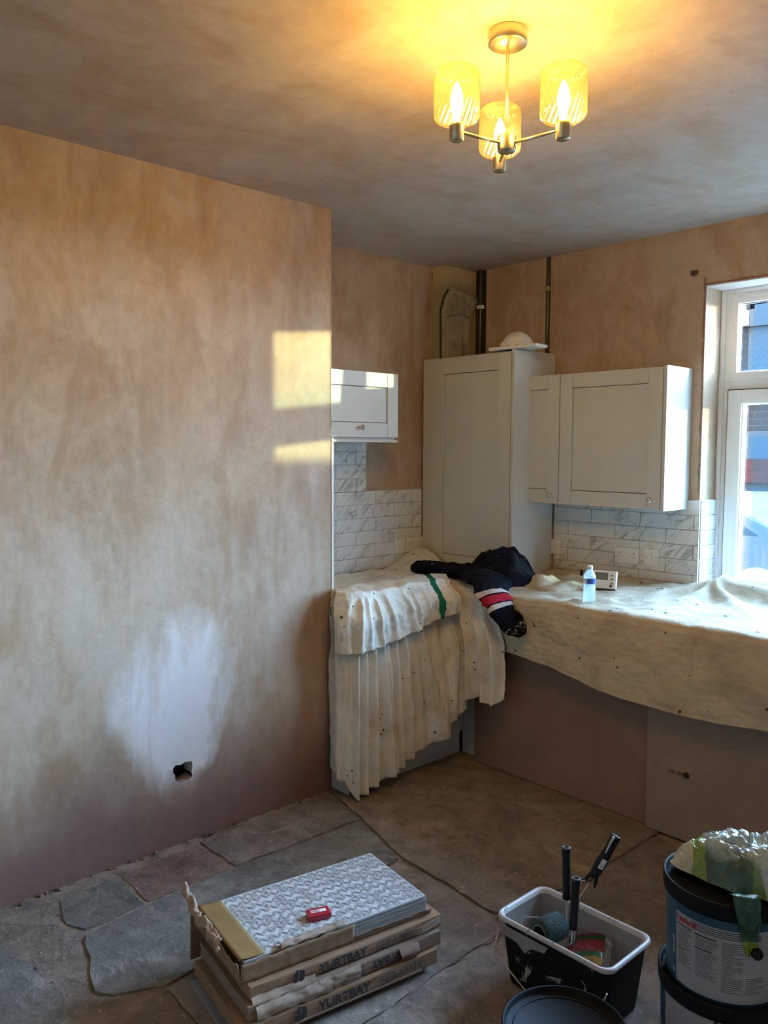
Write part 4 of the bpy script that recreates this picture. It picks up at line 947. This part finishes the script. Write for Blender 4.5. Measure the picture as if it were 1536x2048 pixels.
# ragged curl at the near-left corner
def curl(u, v):
    x = lerp(-.05, .25, u); a = v*3.6; rr = .010+.012*v+.004*fbm(x*40, v*3, 3)
    return Vector((x, -.020-.014*math.sin(a)-.01*fbm(x*18, 2), .060+.030*sm((.06-x)/.1)-rr*math.cos(a)*.8+.014*fbm(x*26, v*3, 9)))
m = MB(); m.grid(curl, 60, 12); o_ = m.build('torn_curl', m_paper, oc); add_mod(o_, 'SOLIDIFY', thickness=.0015)
def curl2(u, v):
    y = lerp(.12, .34, u); return Vector((BW+.002-.028*v*(1+.6*fbm(y*30, 1)), y, .058+.010*math.sin(v*PI)+.006*fbm(y*34, v*5, 6)))
m = MB(); m.grid(curl2, 44, 8); o_ = m.build('torn_edge', m_paper, oc); add_mod(o_, 'SOLIDIFY', thickness=.001)
loc, r = stackM(.0, 0, .0)
m = MB(); m.box(-.012, -.004, .0, .50, .035, .185, .001, M=Matrix.Rotation(.06, 4, 'Y')); lb = m.build('loose_board', m_card_red, None, (loc+ux*-.015+uy*-.02), r)
tag(lb, 'dark worn cardboard strip standing against the left side of the carton stack', 'cardboard')
# small red packet
rp_ = at(637, 1826, 2, .222)
t = Nt('red_packet'); m_redp = t.base((.42, .012, .03), .25, 0, .6)
pk = thing('red_packet', 'small shiny red packet lying on the patterned tile', 'packet', (rp_.x, rp_.y, .2105), (0, 0, math.radians(68)))
MB().box(-.036, .036, -.022, .022, 0, .018, .004).build('packet_body', m_redp, pk)
MB().box(-.024, .024, -.006, .009, .0182, .0187).build('white_panel', m_white, pk)
text('IIIIIIIII', .012, frame_mat((-.023, -.003, .0189), (1, 0, 0), (0, 1, 0), (0, 0, 1)), m_red, pk, .0003)

# ---------------- scuttle with tools ----------------
t = Nt('paint_caked_black'); v = t.coord(); c = t.ramp(t.noise(v, 12), [(.3, (.003, .003, .003)), (.7, (.007, .007, .007))])
c = spatter(t, c, (.42, .38, .35), 16, .615, v); c = spatter(t, c, (.30, .33, .40), 42, .69, v)
m_scut = t.base(c, .6, 0, .2)
t = Nt('paint_coated_inside'); v = t.coord(); c = t.ramp(t.noise(v, 8, 5), [(.35, (.30, .26, .235)), (.7, (.40, .36, .33))]); m_scin = t.base(c, .5)
t = Nt('scuttle_rim'); v = t.coord(); c = spatter(t, (.60, .57, .55), (.12, .10, .10), 40, .64, v); m_rim = t.base(c, .35)
sc = thing('paint_scuttle', 'rectangular black roller scuttle caked with pale paint, on the flagstones', 'bucket', (-1.3425, 2.035, 0))
def rrect(w_, d, r, z, n=6):
    pts = []
    for cx_, cy_, a0 in ((w_-r, d-r, 0), (-w_+r, d-r, PI/2), (-w_+r, -d+r, PI), (w_-r, -d+r, 3*PI/2)):
        for i in range(n+1): a = a0+PI/2*i/n; pts.append(Vector((cx_+r*math.cos(a), cy_+r*math.sin(a), z)))
    return pts
MB().ring_surface([rrect(.168, .092, .025, .002), rrect(.172, .096, .028, .012), rrect(.186, .110, .03, .15), rrect(.191, .114, .03, .205)], cap1=False).build('outer_shell', m_scut, sc)
MB().ring_surface([rrect(.191, .1145, .03, .203), rrect(.201, .122, .034, .206), rrect(.2035, .1245, .036, .212), rrect(.202, .1235, .036, .219), rrect(.197, .119, .034, .222), rrect(.190, .112, .03, .218), rrect(.187, .109, .03, .206)], cap0=False, cap1=False).build('rim', m_rim, sc)
MB().ring_surface([rrect(.188, .110, .03, .208), rrect(.182, .105, .028, .12), rrect(.162, .087, .022, .016)], cap0=False, cap1=True).build('inner_lining', m_scin, sc)
MB().tube([(-.196, -.02, .17), (-.225, -.03, .135), (-.232, -.06, .125), (-.20, -.128, .10), (.0, -.150, .02), (.150, -.142, .03), (.197, -.124, .16)], .0022, 6).build('bail_handle', m_steel, sc)
m = MB(); m.prism([(-.19, .205), (-.185, .16), (-.12, .155), (-.09, .135), (-.07, .16), (-.02, .168), (.0, .205)], 0, .0022, M=frame_mat((0, -.1145, .0), (1, 0, 0), (0, .02, 1), (0, -1, 0))); m.build('dried_paint', m_scin, sc)
# tools
def along(a, b, t): return Vector(a).lerp(Vector(b), t)
def roller_frame(name, label, top, bot, end, hook):
    o = thing(name, label, 'paint roller', tuple(end)); E = Vector(end); T, B_ = Vector(top)-E, Vector(bot)-E; ax = (T-B_).normalized()
    L_ = (T-B_).length; pf = [(.0125, 0), (.0118, .25*L_), (.0128, .5*L_), (.0120, .8*L_), (.0145, .97*L_), (.0145, L_), (.009, L_), (.008, L_-.025), (.0005, L_-.026)]
    MB().lathe(pf, B_, 16, axis=ax, cap1=False).build('handle', m_blackp, o)
    MB().lathe([(.0149, .975*L_), (.0149, .999*L_), (.0095, L_+.0006)], B_, 16, axis=ax, cap0=False, cap1=False).build('end_ring', m_greyink, o)
    MB().tube([B_+ax*.01]+[Vector(h)-E for h in hook], .0032, 8).build('wire_frame', m_steel, o); return o
T1, B1 = at(1132, 1694, 1, 2.06), at(1133, 1798, 1, 2.045)
e1 = Vector((B1.x+.0, 2.03, .05))
roller_frame('paint_roller', 'taller upright black roller handle standing in the paint scuttle', T1, B1, e1, [at(1134, 1860, 1, 2.03), e1])
T2, B2 = at(1152, 1756, 1, 2.02), at(1146, 1858, 1, 2.0)
r2 = roller_frame('paint_roller', 'shorter grey-topped roller handle in the scuttle, joined to the green roller', T2, B2, at(1143, 1884, 1, 1.99), [at(1144, 1874, 1, 1.99), at(1143, 1886, 1, 1.985), at(1136, 1890, 1, 1.985)])
# green roller sleeve resting across the scuttle
g0, g1 = at(1079, 1868, 1, 1.945), at(1143, 1866, 1, 2.005); fh = Vector((_f.x, _f.y, 0)).normalized(); axg = (_r*.80+fh*.60+Vector((0, 0, -.05))).normalized(); Lg = .095
gs = thing('roller_sleeve', 'green paint roller sleeve with a dark hollow end, resting in the scuttle', 'roller sleeve', tuple(g0))
t = Nt('green_pile'); v = t.coord(); c = t.ramp(t.noise(v, 40, 5), [(.35, (.007, .026, .021)), (.6, (.016, .055, .045)), (.75, (.06, .12, .105))]); t.bump(t.noise(v, 160, 3), .8, .006); m_gp = t.base(c, .6)
MB().lathe([(.024, 0), (.036, .001), (.040, .008), (.041, Lg*.5), (.040, Lg-.01), (.034, Lg), (.0, Lg)], (0, 0, 0), 30, axis=axg, cap0=False).build('pile', m_gp, gs)
MB().lathe([(.0245, -.001), (.0225, -.001), (.022, .03), (.0, .03)], (0, 0, 0), 24, axis=axg, cap0=False).build('core', m_black, gs)
MB().lathe([(.0262, -.0015), (.0235, -.0015)], (0, 0, 0), 24, axis=axg, cap0=False, cap1=False).build('core_ring', simple('yellow_core_ring', (.35, .33, .20), .5), gs)
ww = [at(1094, 1836, 1, 1.985)-g0, at(1050, 1833, 1, 1.99)-g0, at(1045, 1838, 1, 1.985)-g0, at(1046, 1858, 1, 1.965)-g0]
MB().tube(ww, .0018, 6).build('wire_loop', m_steel, gs)
# brush-type handle leaning out to the right
T3, B3 = at(1233, 1672, 1, 2.20), at(1186, 1754, 1, 2.15)
bo_ = thing('paint_roller', 'slanting black handle with a white sticker, leaning out of the scuttle', 'paint roller', tuple(B3), None)
ax = (T3-B3).normalized(); L_ = (T3-B3).length; side = ax.cross(_f).normalized()
rings = []
for q_, r in ((0, .012), (.08, .016), (.3, .019), (.5, .017), (.75, .015), (.97, .0165), (1, .0155)):
    cc = ax*L_*q_; rings.append([cc + side*r*math.cos(2*PI*k/16) + side.cross(ax)*r*.7*math.sin(2*PI*k/16) for k in range(16)])
MB().ring_surface(rings).build('handle', m_blackp, bo_)
n_ = side.cross(ax)
if n_.dot(_f) > 0: n_ = -n_
for sgn in (-1, 1): MB().tube([ax*.012+side*.008*sgn, side*.016*sgn-ax*.012, side*.020*sgn-ax*.028], [.007, .006, .003], 8).build('handle_prong', m_blackp, bo_)
m = MB(); m.box(-.016, .016, -.008, .008, 0, .0008, M=frame_mat(ax*L_*.36+n_*.0138, ax, side, n_)); m.build('sticker', m_white, bo_)
text('IIII', .011, frame_mat(ax*L_*.28+n_*.0150-side*.004, ax, side, n_), m_ink, bo_)
m = MB(); m.tube([ax*L_*.60+n_*.0125+side*.009, ax*L_*.8+n_*.011+side*.010, ax*L_*.985+n_*.011+side*.011], [.002, .0035, .004], 6); m.build('dried_paint', m_rim, bo_)
q1, q2 = at(1160, 1795, 1, 2.10)-B3, at(1150, 1840, 1, 2.06)-B3
e3 = Vector((q2.x, q2.y, .03-B3.z))
MB().tube([Vector((0, 0, 0)), q1, q2, e3], .0028, 8).build('wire_frame', m_steel, bo_)
MB().tube([ax*-.012, at(1163, 1762, 1, 2.11)-B3, at(1157, 1775, 1, 2.09)-B3], .0022, 6).build('wire_brace', m_steel, bo_)
# packet in the bottom
t = Nt('striped_packet'); v = t.coord(); yy = t.n('SeparateXYZ', {0: v}).outputs[0]; c = t.ramp(t.math('ADD', t.math('MULTIPLY', yy, 6.0), .5), [(0, (.20, .010, .02)), (.18, (.01, .09, .035)), (.30, (.24, .010, .025)), (.58, (.01, .09, .035)), (.70, (.30, .17, .03)), (.86, (.15, .015, .015))], 'CONSTANT')
m_spk = t.base(c, .25, 0, .6)
pkt = thing('sleeve_packet', 'shiny red, green and yellow packet lying inside the scuttle', 'packet', tuple(at(1172, 1906, 2, .125)), (math.radians(20), math.radians(12), math.radians(-63)))
def pillow(u, v):
    x = lerp(-.075, .075, u); y = lerp(-.062, .062, v); h_ = .022*(math.sin(PI*u)*math.sin(PI*v))**.4 if 0 < u < 1 and 0 < v < 1 else 0
    return Vector((x, y, h_+.003*fbm(x*60, y*60, 2)))
o_ = MB().grid(pillow, 26, 26).build('packet_body', m_spk, pkt); add_mod(o_, 'SOLIDIFY', thickness=.012, offset=-1)
m = MB(); m.grid(lambda u, v: Vector((lerp(-.08, .08, u), .060+.024*v, .010+.008*fbm(u*9, v*5, 3))), 24, 6); m.build('clear_edge', m_clear, pkt)

# ---------------- tubs ----------------
m_lid = simple('tub_lid_black', (.006, .007, .008), .68, var=.15, scale=9, spec=.2)
m_blue = simple('tub_blue', (.020, .085, .145), .35, var=.08, scale=6); m_tubw = simple('tub_white', (.42, .42, .43), .45, var=.04, scale=6)
m_lblw = simple('tub_label', (.40, .40, .42), .5, var=.03)
def tub(name, label, c_, z0, h_, r, mats, rim=True):
    o = thing(name, label, 'paint tub', (c_[0], c_[1], z0))
    MB().lathe([(.0, .001), (r*.90, .001), (r*.905, .006), (r*.955, h_-.03), (r*.96, h_-.012)], (0, 0, 0), 64, cap1=False).build('tub_body', mats, o)
    MB().lathe([(r*.955, h_-.042), (r*.985, h_-.040), (r, h_-.028), (r*1.005, h_-.008), (r, h_), (r*.975, h_+.002), (r*.955, h_-.002), (r*.94, h_-.010), (r*.925, h_-.014), (0, h_-.013)], (0, 0, 0), 64, cap0=False).build('lid', m_lid, o)
    MB().lathe([(r*.80, h_-.0125), (r*.81, h_-.0105), (r*.82, h_-.0125)], (0, 0, 0), 64, cap0=False, cap1=False).build('lid_ring', m_lid, o)
    return o
t0 = tub('paint_tub', 'black-lidded paint tub at the bottom edge, in front of the scuttle', (-1.042, 1.556), 0, .302, .1465, m_blue)
TC = (-.873, 2.008)
ta_ = tub('paint_tub', 'lower white and blue paint tub with a black rim, under the labelled tub', TC, 0, .318, .157, m_tubw)
tb_ = tub('paint_tub', 'upper blue paint tub with a printed white label and a bag on its lid', TC, .3065, .262, .151, m_blue)
ctr = Vector((TC[0], TC[1], 0))
def ang_of(px, py, r, z):
    """angle around the tub seen at a pixel: nearest ray-circle hit"""
    best = None
    for k in range(720):
        a = 2*PI*k/720; p = Vector((TC[0]+r*math.cos(a), TC[1]+r*math.sin(a), z)); n__ = Vector((math.cos(a), math.sin(a), 0))
        if (CAM-p).dot(n__) < 0: continue
        d = p-CAM; x = W_PX/2+F_PX*d.dot(_r)/d.dot(_f)
        if best is None or abs(x-px) < best[0]: best = (abs(x-px), a)
    return best[1]
a_l = ang_of(1352, 0, .145, .50); a_r = ang_of(1580, 0, .145, .5)
if a_r < a_l: a_r += 2*PI
print('label angles', math.degrees(a_l), math.degrees(a_r))
def rad(z, h_, r): return r*lerp(.905, .955, max(0, min(1, (z-.006)/(h_-.036))))
def curved(parent, mat, name, a0, a1, z0, z1, off, h_, r, n=24):
    m = MB(); m.grid(lambda u, v: Vector(((rad(lerp(z0, z1, v), h_, r)+off)*math.cos(lerp(a0, a1, u)), (rad(lerp(z0, z1, v), h_, r)+off)*math.sin(lerp(a0, a1, u)), lerp(z0, z1, v))), n, 2); return m.build(name, mat, parent)
curved(tb_, m_lblw, 'label', a_l, a_r+.9, .014, .198, .0006, .262, .151, 50)
RR = .145
def wtext(s, size, a, z, mat, bold=0.0, parent=tb_, h_=.262, r=.151, vert=False, off=.0014):
    def wp(c):
        x, y = (c.x, c.y) if not vert else (-c.y, c.x); zz = z+y; aa = a+x/RR; q = rad(zz, h_, r)+off
        return Vector((q*math.cos(aa), q*math.sin(aa), zz))
    text(s, size, None, mat, parent, bold, warp=wp)
wtext('Leyland', .019, a_l+.03, .178, m_red, .0008); wtext('IIIIIIII', .006, a_l+.25, .172, m_ink)
wtext('IIII', .014, a_l-.03, .030, m_lblw, .0006, vert=True)
wtext('IIIIIII IIIIII', .014, a_l-.03, .078, m_lblw, .0004, vert=True)
def lines(a0, a1, z0, z1, n, w_, mat, bars=()):
    m = MB()
    for i in range(n):
        z = lerp(z1, z0, i/max(1, n-1)); e = a1-(a1-a0)*random.choice([0, 0, 0, .1, .25, .45]); q = rad(z, .262, .151)+.0011; k = max(2, int((e-a0)/.08))
        m.grid(lambda u, v: Vector(((q)*math.cos(lerp(a0, e, u)), (q)*math.sin(lerp(a0, e, u)), z+w_*v)), k, 1)
    m.build('printed_lines', mat, tb_)
A = a_l
lines(A+.34, A+1.5, .176, .192, 4, .0020, m_ink)
lines(A+.03, A+.36, .166, .166, 1, .0030, m_ink); lines(A+.40, A+.80, .164, .164, 1, .0034, m_ink); lines(A+.40, A+.80, .130, .130, 1, .0034, m_ink); lines(A+.03, A+.36, .104, .104, 1, .0030, m_ink)
lines(A+.05, A+.36, .110, .160, 13, .0014, m_greyink); lines(A+.42, A+.80, .137, .159, 7, .0014, m_greyink); lines(A+.42, A+.80, .082, .125, 11, .0014, m_greyink); lines(A+.05, A+.34, .066, .098, 9, .0014, m_greyink)
lines(A+.42, A+.78, .060, .075, 4, .0014, m_greyink)
lines(A+.86, A+1.2, .040, .165, 26, .0016, m_greyink); lines(A+1.26, A+1.6, .040, .080, 9, .0016, m_greyink)
# lug of the handle
lug = MB(); la = ang_of(1514, 0, .15, .47); lug.lathe([(.0, 0), (.014, 0), (.013, .010), (0, .011)], (.146*math.cos(la), .146*math.sin(la), .150), 18, axis=(math.cos(la), math.sin(la), 0)); lug.build('handle_lug', m_blackp, tb_)
# lower tub: blue panel, clip legs, print
al2 = ang_of(1488, 0, .152, .2); curved(ta_, m_blue, 'blue_panel', al2, al2+1.2, .01, .275, .0006, .318, .157)
curved(ta_, m_blue, 'blue_stripe', ang_of(1326, 0, .152, .2)-.5, ang_of(1326, 0, .152, .2)+.03, .01, .275, .0006, .318, .157)
for px_ in (1431, 1447):
    a = ang_of(px_, 0, .155, .27); q = .150; MB().tube([(q*math.cos(a)*1.03, q*math.sin(a)*1.03, .282), (q*math.cos(a)*1.01, q*math.sin(a)*1.01, .245)], .0042, 6).build('rim_clip', m_blackp, ta_)
a = ang_of(1442, 0, .155, .27); MB().tube([(.160*math.cos(a+.05*k), .160*math.sin(a+.05*k), .262-.012*k-.0008*k*k) for k in range(12)], .0012, 5).build('bail_wire', m_steel, ta_)
wtext('IIIII IIIIII', .014, ang_of(1342, 0, .15, .15), .06, m_greyink, parent=ta_, h_=.318, r=.157, vert=True)

# ---------------- plastic bag ----------------
def bagmat():
    t = Nt('printed_plastic_bag'); u = t.n('SeparateXYZ', {0: t.coord()}); X, Y = u.outputs[0], u.outputs[1]
    n_ = t.noise(t.coord(), 16, 3); s_ = t.math('ADD', t.math('MULTIPLY', X, 1.0), t.math('MULTIPLY', Y, .55)); s_ = t.math('ADD', s_, t.math('MULTIPLY', t.math('SUBTRACT', n_, .5), .05))
    s_ = t.math('ADD', t.math('MULTIPLY', s_, 1.6), .66)
    c = t.ramp(s_, [(0, (.50, .47, .36)), (.345, (.16, .27, .015)), (.41, (.010, .08, .035)), (.60, (.12, .24, .02)), (.64, (.40, .5, .5)), (.72, (.02, .12, .055)), (.82, (.45, .52, .52)), (.92, (.10, .22, .03))], 'CONSTANT')
    zc = t.n('SeparateXYZ', {0: t.coord()}).outputs[2]; c = t.mix(t.ramp(t.math('ADD', zc, t.math('MULTIPLY', n_, .08)), [(.105, 0.0), (.125, .75)]), c, (.55, .66, .68))
    v = t.coord(); vo_ = t.n('TexVoronoi', {'Vector': v, 'Scale': 34}, feature='DISTANCE_TO_EDGE').outputs[0]
    t.bump(t.mix(.5, vo_, t.noise(v, 60, 4, .6, 1.5)), .8, .012); return t.base(c, .17, 0, .9, Coat_Weight=.6, Coat_Roughness=.12)
m_bag = bagmat()
bg_ = thing('plastic_bag', 'crumpled shiny green and white plastic bag lying on the upper tub lid', 'bag', (-.80, 2.06, .572))
def bagf(u, v):
    a = u*2*PI; r = v
    ex = .215 if math.cos(a) < 0 else .26
    x = ex*r*math.cos(a)*(1+.10*nz(math.cos(a)*3, math.sin(a)*3, 2)); y = .115*r*math.sin(a)*(1+.16*nz(math.cos(a)*3, math.sin(a)*3, 7))+.05*r*math.cos(a)
    h_ = .098*(1-r**2.6)*(1-.10*math.cos(a)*r)
    h_ += (.018*fbm(x*15, y*18, 3)+.024*(.3-abs(nz(x*24+3*nz(x*8, y*8), y*26, 1)))+.012*(.3-abs(nz(x*60, y*60, 5))))*(1-r**8)
    dl = math.hypot(x+.073, y+.052); z = max(.0, h_)+.001
    if dl > .148: z -= (dl-.148)*1.5+.012*math.sin(a*9)*min(1, (dl-.148)/.05); 
    return Vector((x, y, z))
MB().grid(bagf, 200, 80).build('bag_body', m_bag, bg_)
# flap hanging down the tub side
f0 = ang_of(1455, 0, .157, .55)
def flap(u, v):
    a = f0+lerp(0, .42, u)*(1-.55*v)+.30*v; rr = .135+.022*sm(v*4)+.012*math.sin(v*5)+.008*fbm(u*4, v*5, 3); z = .02+.012*math.sin(PI*min(1, v*3)) - .175*max(0, v-.18)
    return Vector((TC[0]+.80+rr*math.cos(a), TC[1]-2.06+rr*math.sin(a), z))
t = Nt('green_bag_plastic'); v = t.coord(); zc = t.n('SeparateXYZ', {0: v}).outputs[2]
c = t.ramp(t.math('ADD', t.math('MULTIPLY', zc, 3), .6), [(0, (.22, .32, .02)), (.34, (.012, .085, .045))], 'CONSTANT'); t.bump(t.noise(v, 50, 4, .6, 1.5), .6, .008); m_flapg = t.base(c, .2, 0, .8)
o_ = MB().grid(flap, 16, 30).build('hanging_flap', m_flapg, bg_); add_mod(o_, 'SOLIDIFY', thickness=.0015)
